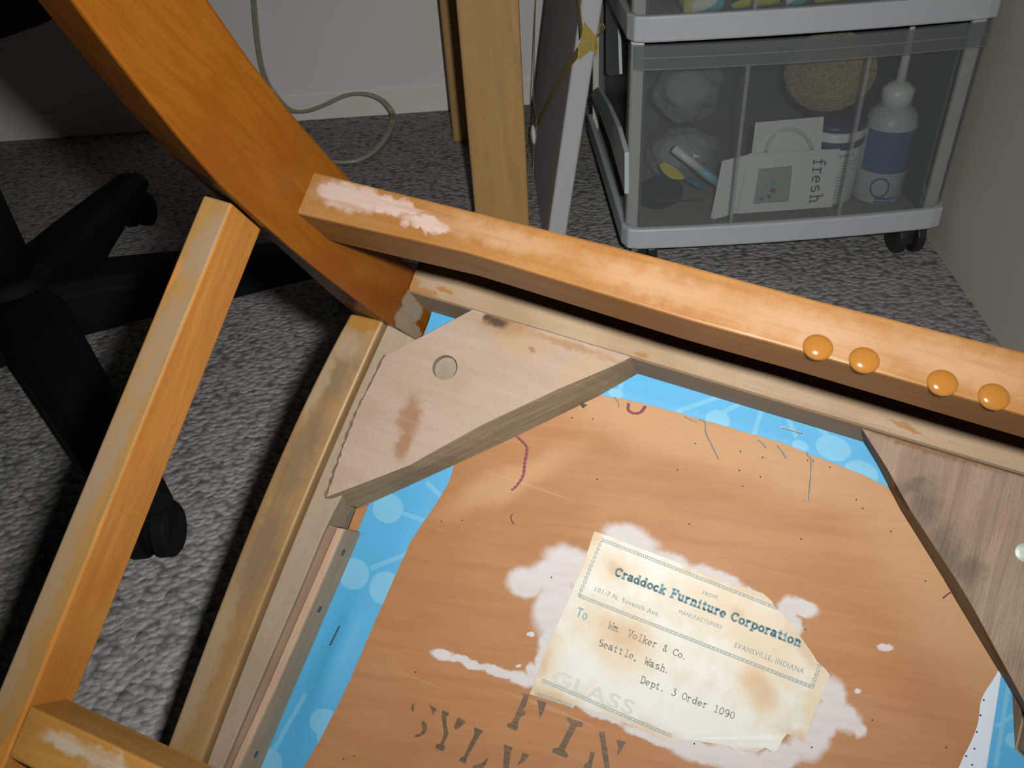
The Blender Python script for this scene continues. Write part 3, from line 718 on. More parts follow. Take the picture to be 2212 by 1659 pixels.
def sans(text, bold=0.0):
    cu = bpy.data.curves.new('lettering', 'FONT'); cu.body = text; cu.size = 1.0; cu.offset = bold; cu.resolution_u = 3; cu.space_character = 1.12
    ob = bpy.data.objects.new('lettering', cu); COL.objects.link(ob)
    bpy.context.view_layer.update()
    me = bpy.data.meshes.new_from_object(ob.evaluated_get(bpy.context.evaluated_depsgraph_get()))
    V = [np.array((p.co.x, p.co.y)) for p in me.vertices]; Fc = [tuple(q.vertices) for q in me.polygons]
    bpy.data.objects.remove(ob); bpy.data.curves.remove(cu); bpy.data.meshes.remove(me)
    return V, Fc, max(v[0] for v in V)
def lay(V, Fc, p0, p1, cap, h, capu=1.0):
    """lay flat letters between two photo points on the chair plane; cap = cap height in photo pixels"""
    a, b = np.array(uv(*p0, h)), np.array(uv(*p1, h)); d = b - a; L = np.linalg.norm(d); e = d / L
    up = np.array([e[1], -e[0]])
    x0 = min(v[0] for v in V); x1 = max(v[0] for v in V)
    mpp = L / math.hypot(p1[0] - p0[0], p1[1] - p0[1])
    return [tuple(a + e * ((v[0] - x0) / (x1 - x0) * L) + up * (v[1] / capu * cap * mpp)) + (h,) for v in V], Fc

# --- paper label
HL = H_PAN + .0006
lab_px = [(1284, 1148), (1296, 1151), (1340, 1168), (1437, 1205), (1500, 1229), (1558, 1254), (1610, 1270), (1649, 1282), (1667, 1298), (1678, 1316), (1690, 1327), (1710, 1350), (1728, 1374), (1748, 1402), (1766, 1430), (1784, 1446), (1792, 1458), (1770, 1515), (1743, 1583), (1736, 1603), (1718, 1592), (1700, 1585), (1690, 1598), (1676, 1620), (1666, 1623), (1653, 1614), (1630, 1628), (1602, 1630), (1575, 1612), (1535, 1605), (1500, 1600), (1464, 1597), (1452, 1607), (1390, 1580), (1320, 1549), (1285, 1536), (1242, 1523), (1238, 1530), (1190, 1514), (1144, 1499), (1153, 1478), (1170, 1430), (1212, 1330), (1262, 1215), (1274, 1178)]
def paper_mat():
    t = NT('aged_label_paper'); c = t.coord()
    e = lambda L: [ell(*q, HL) for q in L]
    f, _ = t.noise(c, 90, 4, .6); f2, _ = t.noise(c, 700, 2)
    col = t.mix(t.rng(f, .35, .7), (.66, .65, .58), (.60, .56, .44))
    halo = t.blobs(c, e([(1330, 1225, 45, 30, 30), (1330, 1365, 90, 60, 20), (1345, 1420, 60, 50, 0), (1590, 1330, 150, 50, 25), (1660, 1400, 90, 60, 40), (1640, 1480, 70, 40, 50), (1185, 1420, 30, 50, 20), (1270, 1180, 20, 60, 20), (1760, 1520, 20, 80, 20), (1700, 1330, 60, 30, 50), (1180, 1500, 60, 18, 20)]), .7, .012, 60)
    col = t.mix(t.math('MULTIPLY', halo, .62), col, (.60, .44, .23))
    core = t.blobs(c, e([(1328, 1228, 20, 14, 30), (1345, 1372, 50, 30, 20), (1590, 1322, 18, 12, 30), (1640, 1488, 26, 44, -25), (1175, 1430, 10, 26, 22), (1600, 1268, 100, 12, 22), (1288, 1156, 10, 14, 20), (1190, 1505, 60, 14, 20), (1390, 1572, 80, 14, 22), (1722, 1590, 30, 12, 20), (1735, 1400, 16, 60, -38), (1520, 1235, 60, 8, 22)]), .7, .01, 90)
    col = t.mix(t.math('MULTIPLY', core, .6), col, (.50, .30, .13))
    wh = t.blobs(c, e([(1420, 1520, 170, 50, 22), (1560, 1580, 90, 34, 15), (1250, 1440, 60, 40, 20)]), .6, .01, 60)
    col = t.mix(t.math('MULTIPLY', wh, .6), col, (.68, .68, .66))
    t.bump(f2, .1, .0003)
    return t.fin(col, .55, .35)
M_paper = paper_mat()
def hcurl(px, py):
    d = math.hypot(px - 1668, py - 1622); return HL + .0022 * math.exp(-(d / 22) ** 2) + .0006 * math.exp(-(math.hypot(px - 1288, py - 1150) / 25) ** 2)
lp = []
for i in range(len(lab_px)):
    a, b = lab_px[i], lab_px[(i + 1) % len(lab_px)]; k = max(1, int(math.hypot(b[0] - a[0], b[1] - a[1]) / 14))
    for j in range(k):
        x, y = a[0] + (b[0] - a[0]) * j / k, a[1] + (b[1] - a[1]) * j / k
        if j: x += rnd.uniform(-.5, .5); y += rnd.uniform(-.5, .5)
        lp.append((x, y))
tri = tessellate_polygon([[Vector((p[0], p[1], 0)) for p in lp]])
nl = len(lp); lv = [uv(*p, HL) + (hcurl(*p),) for p in lp]; lv += [(p[0], p[1], p[2] - .0003) for p in lv]
lf = [tuple(t_) for t_ in tri] + [tuple(nl + i for i in reversed(t_)) for t_ in tri] + [(i, (i + 1) % nl, nl + (i + 1) % nl, nl + i) for i in range(nl)]
lb = CB(); lb.add(lv, lf); label = lb.build('paper_label', M_paper)
label['label'] = 'stained cream paper shipping label with blue and black lettering'
HT = HL + .00025
def ink(name, col, fade=.0):
    t = NT(name); c = t.coord(); f, _ = t.noise(c, 420, 3, .6)
    m = t.mix(t.rng(f, .3, .75, 0, .8), col, tuple(x + (y - x) * fade for x, y in zip(col, (.6, .58, .5))))
    return t.fin(m, .7, .2)
M_blue = ink('teal_blue_ink', (.17, .34, .40), .35); M_green = ink('grey_green_ink', (.22, .28, .27), .4); M_type = ink('grey_typewriter_ink', (.20, .195, .175), .7)
def put(name, data, p0, p1, cap, mat, capu=1.0, parent=None, h=None):
    V, Fc = data[0], data[1]; v, f = lay(V, Fc, p0, p1, cap, h or HT, capu)
    b = CB(); b.add(v, f); return b.build(name, mat, parent=parent or label)
put('printed_text', strokes('Craddock Furniture Corporation', .25), (1326, 1242), (1729, 1397), 18.5, M_blue)
for txt, p0, p1, cap in [('101-7 N. Seventh Ave.', (1284, 1277), (1424, 1333), 11), ('FROM', (1517, 1284), (1548, 1295), 9), ('MANUFACTURERS', (1466, 1325), (1558, 1359), 9), ('EVANSVILLE, INDIANA', (1586, 1398), (1735, 1456), 12.5)]:
    put('printed_text', sans(txt), p0, p1, cap, M_green, .70)
put('printed_text', sans('To', .012), (1243, 1331), (1266, 1340), 21, M_blue, .70)
for txt, p0, p1 in [('Wm. Volker & Co.', (1311, 1356), (1478, 1425)), ('Seattle, Wash.', (1292, 1394), (1440, 1454)), ('Dept. 3 Order 1090', (1382, 1474), (1585, 1554))]:
    put('typed_text', strokes(txt, .13, True), p0, p1, 15, M_type)
put('ghost_text', sans('GLASS', .02), (1190, 1474), (1365, 1546), 30, ink('ghost_ink', (.62, .61, .56), .5), .70, h=HT - .0001)
# chain border of the label
bd = CB()
def chain(p0, p1, step=9.6, r=4.3):
    L = math.hypot(p1[0] - p0[0], p1[1] - p0[1]); n = int(L / step)
    for i in range(n + 1):
        x, y = p0[0] + (p1[0] - p0[0]) * i / n, p0[1] + (p1[1] - p0[1]) * i / n
        c = ch(x, y, HT); m = .000231
        k = 8; ro_, ri_ = r * m, (r - 1.7) * m
        v = [(c[0] + ro_ * math.cos(a), c[1] + ro_ * math.sin(a), HT) for a in np.linspace(0, 2 * math.pi, k + 1)[:-1]] + [(c[0] + ri_ * math.cos(a), c[1] + ri_ * math.sin(a), HT) for a in np.linspace(0, 2 * math.pi, k + 1)[:-1]]
        bd.add(v, [(j, (j + 1) % k, k + (j + 1) % k, k + j) for j in range(k)])
        if i < n:
            x2, y2 = x + (p1[0] - p0[0]) / n / 2, y + (p1[1] - p0[1]) / n / 2
            dx, dy = (p1[0] - p0[0]) / L, (p1[1] - p0[1]) / L
            for sg in (1, -1):
                a = ch(x2 - dy * 4.2 * sg - dx * 0, y2 + dx * 4.2 * sg, HT); b = ch(x2 - dy * 1.6 * sg, y2 + dx * 1.6 * sg, HT); w_ = .00028
                bd.add([(a[0] - w_, a[1], HT), (a[0] + w_, a[1], HT), (b[0] + w_ * .5, b[1], HT), (b[0] - w_ * .5, b[1], HT)], [(0, 1, 2, 3)])
chain((1301, 1166), (1676, 1313)); chain((1299, 1168), (1252, 1284)); chain((1254, 1288), (1754, 1484)); chain((1770, 1438), (1757, 1478)); chain((1175, 1471), (1448, 1589)); chain((1160, 1499), (1234, 1525), 8)
tag(bd.build('printed_border', M_green, parent=label), kind='stuff')
# stencilled letters, black ink soaked into the board
def stencil_mat():
    t = NT('stencil_ink'); c = t.coord(); f, _ = t.noise(t.mapping(c, rot=(0, 0, .2), scale=(120, 900, 10)), 1, 4, .6)
    return t.fin(t.mix(t.rng(f, .35, .7), (.085, .048, .02), (.17, .088, .034)), .6, .3)
M_sten = stencil_mat()
def cp(L): return [(840 + x * .2532, 1370 + y * .2532) for x, y in L]
STEN = [
 [[(455, 645), (520, 675), (490, 710), (495, 790), (510, 850), (470, 930), (480, 970), (460, 1000), (395, 970), (405, 940), (440, 930), (470, 850), (450, 700)], [(590, 705), (660, 745), (600, 800), (565, 815), (555, 785)]],
 [[(725, 790), (805, 825), (770, 870), (665, 1060), (655, 1105), (595, 1080), (615, 1050), (640, 1040), (730, 850)], [(850, 1050), (830, 1110), (780, 1160), (710, 1160), (720, 1120), (790, 1100)]],
 [[(980, 940), (1060, 965), (1040, 1000), (1020, 1180), (970, 1180), (985, 990)], [(1140, 1010), (1200, 1030), (1150, 1090), (1095, 1120), (1125, 1060)]],
 [[(1130, 500), (1197, 515), (1175, 600), (1140, 650), (1170, 660), (1160, 690), (1130, 700), (1100, 760), (1105, 790), (1085, 825), (1005, 790), (1010, 765), (1050, 750), (1100, 640), (1150, 530)], [(1260, 560), (1345, 580), (1320, 660), (1285, 720), (1275, 600)]],
 [[(1520, 705), (1655, 755), (1650, 790), (1600, 790), (1500, 990), (1530, 1030), (1520, 1060), (1395, 1010), (1400, 975), (1450, 965), (1550, 770), (1520, 735)]],
 [[(1790, 835), (1840, 830), (1850, 900), (1885, 1140), (1840, 1140), (1800, 890)], [(1720, 1000), (1760, 1010), (1740, 1080), (1730, 1142), (1660, 1142), (1670, 1110), (1700, 1090)], [(1940, 900), (2020, 920), (1990, 980), (1950, 1040), (1955, 960)]],
 [[(292, 735), (322, 765), (328, 810), (305, 850), (260, 875), (215, 880), (225, 860), (265, 850), (288, 815), (275, 765)], [(345, 600), (410, 640), (375, 690), (360, 640)], [(190, 640), (200, 600), (225, 585), (212, 615), (215, 655), (200, 660)]],
]
for polys in STEN:
    b = CB()
    for pl in polys:
        pl = cp(pl); b.add([ch(*p, H_PAN + .00015) for p in pl], [tuple(range(len(pl)))])
    b.build('stencil_letter', M_sten)

KK = 1.0
# ------------------------------------------------------------------ lamp cord by the back wall
t = NT('clear_cord_vinyl'); M_cord = t.fin((.42, .43, .33), .25, .5); t.bsdf.inputs['Transmission Weight'].default_value = .2
cw = [wy(*p, 1.682) for p in [(541, -60), (545, 0), (550, 60), (556, 110), (564, 150), (578, 185)]]
cwf = [wy(600, 215, 1.675), wy(625, 238, 1.66), wy(660, 240, 1.655), wy(700, 226, 1.65), wy(745, 206, 1.65), wy(785, 203, 1.645), wy(820, 215, 1.64), wy(843, 240, 1.62)]
cf = [fl(*p, .0045) for p in [(846, 262), (835, 290), (818, 315), (790, 338), (750, 350), (690, 345), (600, 320)]]
cp_ = spline([tuple(p) for p in cw + cwf + cf], 6)
mbc = MB().tube(cp_, .0032, 8); mbc.tube([(p[0] + .0045, p[1], p[2]) for p in cp_], .0032, 8)
tag(mbc.build('lamp_cord', M_cord, smooth=True), 'pale see-through twin flex hanging down the wall and curling on the carpet', 'cord')

# ------------------------------------------------------------------ desk with oak legs
M_oak = wood('oak_desk_wood', (.40, .235, .085), (.48, .29, .115), (.43, .25, .09), (0, 0, 1), .5, spec=.35, grain=.5)
desk = empty('desk', (-.60, 1.33, 0)); tag(desk, 'oak desk standing at the wall, only its plain square legs in view', 'desk')
def rel(o, p): return tuple(np.array(p) - np.array(o.location))
dl0 = wy(995, 0, 1.12); dl1 = wy(1116, 0, 1.12)
xa, xb_ = dl0[0] - .006, dl1[0] + .003
def leg_box(x0, x1, y0, y1, z1=.70): return MB().box(rel(desk, (x0, y0, 0)), rel(desk, (x1, y1, z1)))
leg_box(xa, xb_, 1.12, 1.155).build('leg', M_oak, desk, bevel=.004)
q0 = wy(954, 0, 1.53); q1 = wy(986, 312, 1.53)
leg_box(q0[0] - .004, q0[0] + .075, 1.53, 1.565).build('leg', M_oak, desk, bevel=.004)
leg_box(-1.45, -1.38, 1.12, 1.155).build('leg', M_oak, desk, bevel=.004); leg_box(-1.45, -1.38, 1.53, 1.565).build('leg', M_oak, desk, bevel=.004)
MB().box(rel(desk, (-1.48, 1.09, .70)), rel(desk, (xb_ + .02, 1.60, .73))).build('tabletop', M_oak, desk, bevel=.003)

# ------------------------------------------------------------------ ribbon board leaning on the drawer cart
Yn = 1.092
board = empty('ribbon_board', (.085, 1.25, 0)); tag(board, 'white padded memo board with gold ribbon leaning on the drawer cart', 'memo board')
M_boardf = plain('grey_white_board_cloth', (.44, .44, .47), .85, .1, var=.06, scale=900); M_gold = plain('gold_satin_ribbon', (.42, .32, .07), .35, .6, .25, var=.2, scale=300)
f0, f1 = wy(1176, 560, Yn), wy(1256, 0, Yn); e0, e1 = wy(1206, 560, Yn), wy(1304, 0, Yn)
sl = (f1[0] - f0[0]) / (f1[2] - f0[2])
def bx_(z, side): 
    a = f0[0] + sl * (z - f0[2]); return a + (e1[0] - f1[0] if side else 0)
zt = .44; Yb = 1.50
tb = [(bx_(zt, 0), Yn, zt), (bx_(zt, 1), Yn, zt), (bx_(zt, 1), Yb, zt), (bx_(zt, 0), Yb, zt)]
bb = [(bx_(.003, 0), Yn, .003), (bx_(.003, 1), Yn, .003), (bx_(.003, 1), Yb, .003), (bx_(.003, 0), Yb, .003)]
MB().prism([rel(board, p) for p in tb], [rel(board, p) for p in bb]).build('panel', M_boardf, board, bevel=.004, seg=3)
def onface(px, py, off=.0012):
    """photo ray meets the board's left face x = bx_(z, 0)"""
    d = ray(px, py); t_ = (f0[0] + sl * (C[2] - f0[2]) - off - C[0]) / (d[0] - sl * d[2]); return C + t_ * d
def ribbon(pts, wd, name='ribbon'):
    P = spline(pts, 5); mb = MB(); rings = []
    nx = np.array([1, 0, -sl]); nx = nx / np.linalg.norm(nx)
    for i, p in enumerate(P):
        p = np.array(p); d = np.array(P[min(i + 1, len(P) - 1)]) - np.array(P[max(i - 1, 0)]); s = np.cross(nx, d); s /= np.linalg.norm(s)
        rings.append([rel(board, p + s * wd / 2 - nx * .0006), rel(board, p - s * wd / 2 - nx * .0006), rel(board, p - s * wd / 2 + nx * .0006), rel(board, p + s * wd / 2 + nx * .0006)])
    return mb.loft(rings).build(name, M_gold, board)
ribbon([onface(*p) for p in [(1250, 112), (1222, 150), (1195, 200), (1172, 245), (1160, 275), (1146, 300), (1130, 325)]], .012)
ribbon([onface(*p) for p in [(1158, -20), (1155, 60), (1153, 150), (1152, 210), (1158, 265)]], .008)
ribbon([onface(*p) for p in [(1153, 310), (1150, 400), (1146, 490), (1143, 540)]], .006)
ribbon([onface(*p) for p in [(1248, -20), (1252, 30), (1257, 75)]], .012)
# ribbon turning over the near edge and a tied end
def edge(px, py): return rel(board, wy(px, py, Yn - .002))
for pl in ([(1262, 47), (1289, 80), (1287, 105), (1280, 112), (1257, 82)], [(1257, 84), (1277, 109), (1250, 130), (1249, 100)], [(1289, 83), (1294, 97), (1288, 123), (1284, 122), (1286, 100)]):
    v = [edge(*p) for p in pl]
    MB().prism(v, [(p[0], p[1] + .0018, p[2]) for p in v]).build('ribbon_fold', M_gold, board)
lpx = spline([(1288, 80), (1292, 62), (1298, 51), (1304, 56), (1302, 66), (1290, 80)], 5)
rings = [[np.array(edge(*p)) + np.array((0, o, 0)) for o in (-.003, .006)] for p in lpx]
MB().loft([[tuple(r[0]), tuple(r[1]), tuple(r[1] + np.array((.0008, 0, .0008))), tuple(r[0] + np.array((.0008, 0, .0008)))] for r in rings]).build('ribbon_loop', M_gold, board)
bc = onface(1152, 291, .004); btn = MB()
rings = []
for k in range(9):
    a = -math.pi / 2 + math.pi * k / 8
    rings.append([rel(board, bc + np.array((.005 * math.sin(a), .017 * math.cos(a) * math.cos(q) + 0, .017 * math.cos(a) * math.sin(q))) + 1e-5) for q in np.linspace(0, 2 * math.pi, 17)[:-1]])
btn.loft(rings).build('button', plain('white_button_cloth', (.80, .79, .74), .5), board, smooth=True)

# ------------------------------------------------------------------ drawer cart
cart = empty('drawer_cart', (.375, 1.2, 0)); tag(cart, 'white plastic drawer cart on black casters with see-through drawers', 'cart')
M_wplast = plain('white_cart_plastic', (.42, .455, .48), .35, .5, var=.03)
def frosted(name, fac, col=(.40, .43, .43)):
    t = NT(name); n = t.t.nodes; t.fin(col, .35, .4)
    tr = t.n('ShaderNodeBsdfTransparent'); tr.inputs[0].default_value = (.82, .835, .83, 1)
    mx = t.n('ShaderNodeMixShader'); mx.inputs[0].default_value = fac
    t.link(tr.outputs[0], mx.inputs[1]); t.link(t.bsdf.outputs[0], mx.inputs[2]); t.link(mx.outputs[0], t.out.inputs[0]); return t.m
M_front = frosted('frosted_drawer_plastic', .11); M_lip = frosted('frosted_lip_plastic', .20, (.34, .37, .38)); M_rib = frosted('frosted_rib_plastic', .30, (.45, .47, .46)); M_side_f = frosted('shaded_frosted_side_plastic', .45, (.20, .22, .22)); M_post = plain('beige_post_plastic', (.62, .60, .56), .5)  # side plastic greyed darker: shade inside the drawers put into its colour
M_floor = frosted('frosted_floor_plastic', .5, (.5, .47, .44))
X0, X1, YF, YBK = .160, .588, 1.000, 1.42
def plan(x0, x1, yf, yb, bow, r=.02, n=14):
    pts = []
    for i in range(n + 1):
        s = i / n; x = x0 + r + (x1 - x0 - 2 * r) * s
        pts.append((x, yf - bow * (1 - (2 * s - 1) ** 2)))
    e = [(x1 - r * .3, yf + r * .22), (x1, yf + r)] ; st = [(x0, yf + r), (x0 + r * .3, yf + r * .22)]
    return st + pts + e + [(x1, yb), (x0, yb)]
def frame(z0, z1, name='tray_frame', x0=X0, x1=X1, zf=None):
    mb = MB(); bow = .007
    o_ = plan(x0, x1, YF, YBK, bow); i_ = plan(x0 + .008, x1 - .008, YF + .010, YBK - .008, bow, .016)
    rl = lambda P, z: [rel(cart, (p[0], p[1], z)) for p in P]
    n_ = len(o_); r0, r1, r2, r3 = rl(o_, z0), rl(o_, z1), rl(i_, z1), rl(i_, z0 + .010)
    mb.loft([r0, r1, r2, r3], cap=True)
    return mb.build(name, M_wplast, cart, bevel=.0025)
frame(.050, .079); frame(.316, .345); frame(.58, .61)
def drawer(z0, z1, lip):
    dz = empty('d')  # replaced below by the front sheet
    bpy.data.objects.remove(dz)
    a = plan(X0 + .003, X1 - .003, YF + .011, YBK - .03, .010, .014)[0:19]
    fr = MB(); n = len(a)
    rr = []
    for z, sh in ((z0, .0), (z1, -.004)):
        rr.append([rel(cart, (p[0], p[1] + sh, z)) for p in a])
    fr.loft([rr[0] + [(p[0], p[1] + .0025, p[2]) for p in reversed(rr[0])], rr[1] + [(p[0], p[1] + .0025, p[2]) for p in reversed(rr[1])]])
    d = fr.build('drawer', M_front, cart)
    # floor, sides, back of the drawer
    fz = MB().box(rel(cart, (X0 + .014, YF + .03, z0)), rel(cart, (X1 - .014, YBK - .03, z0 + .003))); fz.build('drawer_floor', M_floor, d)
    for x in (X0 + .024, X1 - .0265): MB().box(rel(cart, (x, YF + .032, z0)), rel(cart, (x + .0025, YBK - .03, z1 - .02))).build('drawer_side', M_side_f, d)
    MB().box(rel(cart, (X0 + .015, YBK - .0295, z0)), rel(cart, (X1 - .015, YBK - .027, z1 - .02))).build('drawer_back', M_side_f, d)
    # pull lip along the top edge
    lp_ = MB(); L = plan(X0 + .003, X1 - .003, YF + .002, YBK, .011, .014)[1:18]
    q = [[rel(cart, (p[0], p[1] + o, z)) for p in L] for z, o in ((z1 - lip, 0), (z1, 0))]
    lp_.loft([q[0] + [(p[0], p[1] + .0025, p[2]) for p in reversed(q[0])], q[1] + [(p[0], p[1] + .0025, p[2]) for p in reversed(q[1])]])
    lp_.build('pull_lip', M_lip, d, bevel=.0006)
    for zz in (z1 - lip, z1 - lip * .5):
        MB().tube([rel(cart, (p[0], p[1] - .001, zz)) for p in L], .0007, 5).build('lip_ridge', M_rib, d)
    for px in (1612, 1868):
        t_, b_ = wy(px, 160, YF + .004), wy(px - 8, 470, YF + .004)
        MB().box(rel(cart, (t_[0] - .0022, YF - .0015, z0 + .003)), rel(cart, (t_[0] + .0022, YF + .004, z1 - lip))).build('drawer_rib', M_rib, d)
    return d
drawer(.061, .312, .026); drawer(.327, .575, .026)
# corner posts, side rails and the curved side brace
for x in (X0 + .006, X1 - .022):
    for y in (YF + .022, YBK - .022):
        MB().box(rel(cart, (x, y, .06)), rel(cart, (x + .016, y + .008, .60))).build('post', M_post, cart, bevel=.002)
brace = [(1276, 205), (1290, 188), (1312, 225), (1334, 275), (1349, 330), (1349, 420), (1335, 370), (1318, 310), (1296, 250)]
v = [rel(cart, wx(*p, .156)) for p in brace]
MB().prism(v, [(p[0] + .006, p[1], p[2]) for p in v]).build('side_brace', M_wplast, cart, bevel=.001)
g = [rel(cart, wx(*p, .172)) for p in [(1308, -10), (1332, -10), (1338, 160), (1322, 165), (1309, 158)]]
MB().prism(g, [(p[0] + .004, p[1], p[2]) for p in g]).build('side_panel', M_wplast, cart)
M_rub = plain('black_caster_plastic', (.018, .018, .019), .4, .5)
def caster(c, r=.025, wdt=.018, parent=None, gap=.010, name='caster', mat=None, hood=True):
    root = None
    for s in (-1, 1):
        mb = MB(); n = 20
        rings = [[(c[0] + s * (gap / 2) + s * o, c[1] + rr * math.cos(a), c[2] + r + rr * math.sin(a)) for a in np.linspace(0, 2 * math.pi, n + 1)[:-1]] for o, rr in ((0, r * .9), (.001, r), (wdt * .75, r), (wdt, r * .8))]
        o = mb.loft(rings).build('caster' if root is None else 'caster_wheel', mat or M_rub, parent if root is None else root, smooth=False, bevel=.001)
        if root is None: root = o
    if hood:
        MB().box((c[0] - gap / 2 - .002, c[1] - r * .55, c[2] + r * .6), (c[0] + gap / 2 + .002, c[1] + r * .5, c[2] + r * 2)).build('caster_stem', mat or M_rub, root, bevel=.002)
    return root
for (x, y) in [(.556, 1.035), (.192, 1.05), (.192, 1.38), (.556, 1.38)]:
    caster(rel(cart, (x, y, 0)), parent=cart, wdt=.014, gap=.012)

# --- things kept in the drawers
ZD = .0645
def lathe_obj(name, prof, c, mat, n=28, parent=None): return MB().lathe(prof, n, c).build(name, mat, parent, smooth=True)
# twine ball
tw = empty('twine_ball', (.447, 1.125, .176)); tag(tw, 'ball of rough brown twine resting on the white tub', 'twine')
M_tw = plain('hemp_twine', (.40, .31, .19), .9, .1, var=.5, scale=300)
tc = np.array((.447, 1.125, .226)); rb = .050
def sph(c, r, n=20, m=12, sq=(1, 1, 1)):
    return [[(c[0] + sq[0] * r * math.sin(a) * math.cos(b), c[1] + sq[1] * r * math.sin(a) * math.sin(b), c[2] + sq[2] * r * math.cos(a)) for b in np.linspace(0, 2 * math.pi, n + 1)[:-1]] for a in np.linspace(.02, math.pi - .02, m)]
MB().loft(sph(tc - np.array(tw.location), rb * .97, sq=(1.12, 1, .98))).build('core', plain('shaded_hemp_core', (.20, .15, .085), .95, .05, var=.4, scale=300), tw, smooth=True)
mbt = MB(); rr_ = random.Random(5)
for k in range(240):
    ax = np.array([rr_.gauss(0, 1), rr_.gauss(0, 1), rr_.gauss(0, 1.2)]); ax /= np.linalg.norm(ax)
    e1_ = np.cross(ax, (0.3, .2, 1)); e1_ /= np.linalg.norm(e1_); e2_ = np.cross(ax, e1_); a0 = rr_.uniform(0, 6.28); rr2 = rb * rr_.uniform(.98, 1.03); off = rr_.uniform(-.35, .35)
    pts = []
    for a in np.linspace(a0, a0 + rr_.uniform(2.5, 5.5), 20):
        q = (math.cos(a) * e1_ + math.sin(a) * e2_) * math.sqrt(1 - off * off) + ax * off
        pts.append(tuple(tc - np.array(tw.location) + rr2 * q * np.array((1.12, 1, .98))))
    mbt.tube(pts, .0010, 4)
tag(mbt.build('twine_strands', M_tw, tw), kind='stuff')
# nutrition tub: white cylinder, purple lid band and printed panel
tub = empty('supplement_tub', (.455, 1.095, ZD)); tag(tub, 'white supplement tub with purple bands under the twine ball', 'tub')
M_white = plain('white_tub_plastic', (.80, .80, .80), .35, .5, var=.03); M_purple = plain('purple_tub_band', (.06, .045, .16), .4, .5)
tb_ = lathe_obj('body', [(.036, 0), (.0385, .003), (.0385, .098), (.036, .102)], (0, 0, 0), M_white, parent=tub)
lathe_obj('purple_band', [(.0386, .080), (.039, .081), (.039, .089), (.0386, .090)], (0, 0, 0), M_purple, parent=tub)
lathe_obj('lid', [(.0380, .1025), (.0400, .1035), (.0400, .110), (.036, .1115)], (0, 0, 0), M_purple, parent=tub)
M_txt = plain('dark_grey_print', (.05, .05, .07), .6, .3)
def wrap(V, Fc, ang0, z, cap, width, Rr, capu=.70):
    x0 = min(v[0] for v in V); x1 = max(v[0] for v in V)
    return [(Rr * math.sin(ang0 + (v[0] - x0) / (x1 - x0) * width / Rr), -Rr * math.cos(ang0 + (v[0] - x0) / (x1 - x0) * width / Rr), z + v[1] / capu * cap) for v in V], Fc
mb = MB(); mb.add(*wrap(*sans('Nutrition', .01)[:2], -.35, .070, .0052, .032, .0392)); mb.build('printed_text', M_txt, tub)
mb = MB()
for i in range(13):
    z = .062 - i * .0042; w_ = .026 - (i * 7 % 5) * .003; a0 = -.25 if i > 3 else .05
    a1 = a0 + w_ / .0391
    if i in (4,): continue
    aa = np.linspace(a0, a1, 9)
    mb.loft([[(.0391 * math.sin(a), -.0391 * math.cos(a), z) for a in aa], [(.0391 * math.sin(a), -.0391 * math.cos(a), z + .0013) for a in aa]], cap=False, closed=False)
mb.build('printed_lines', plain('grey_fine_print', (.35, .35, .38), .6, .3), tub)
# glue bottle
gb = empty('glue_bottle', (.523, 1.080, ZD)); tag(gb, 'translucent glue bottle with white spout and blue label', 'bottle')
M_gb = plain('cloudy_bottle_plastic', (.52, .55, .56), .4, .5, var=.04); M_gl = plain('blue_glue_label', (.07, .12, .30), .5, .4, var=.35, scale=130)
lathe_obj('body', [(.030, 0), (.033, .004), (.033, .105), (.030, .118), (.020, .128), (.017, .130)], (0, 0, 0), M_gb, parent=gb)
lathe_obj('cap', [(.0195, .128), (.0195, .150), (.012, .156), (.0075, .158)], (0, 0, 0), M_white, parent=gb)
lathe_obj('spout', [(.0065, .156), (.0042, .215), (.003, .226)], (0, 0, 0), M_white, parent=gb)
aa = np.linspace(-1.3, .9, 25)
MB().loft([[(.0334 * math.sin(a), -.0334 * math.cos(a), z) for a in aa] for z in (.046, .103)], cap=False, closed=False).build('blue_label', M_gl, gb)
mb = MB(); cA, cZ = -.35, .026
ring_o = [(.0335 * math.sin(cA + .38 * math.cos(q)), -.0335 * math.cos(cA + .38 * math.cos(q)), cZ + .015 * math.sin(q)) for q in np.linspace(0, 2 * math.pi, 25)[:-1]]
ring_i = [(.0336 * math.sin(cA + .31 * math.cos(q)), -.0336 * math.cos(cA + .31 * math.cos(q)), cZ + .012 * math.sin(q)) for q in np.linspace(0, 2 * math.pi, 25)[:-1]]
mb.loft([ring_o, ring_i], cap=False); mb.build('printed_emblem', M_gl, gb)
for i, txt_w in enumerate((.030, .022)):
    z = .009 - i * .005; aa = np.linspace(-.45, -.45 + txt_w / .0335, 9)
    MB().loft([[(.0336 * math.sin(a), -.0336 * math.cos(a), zz) for a in aa] for zz in (z, z + .0028)], cap=False, closed=False).build('printed_line', M_gl, gb)
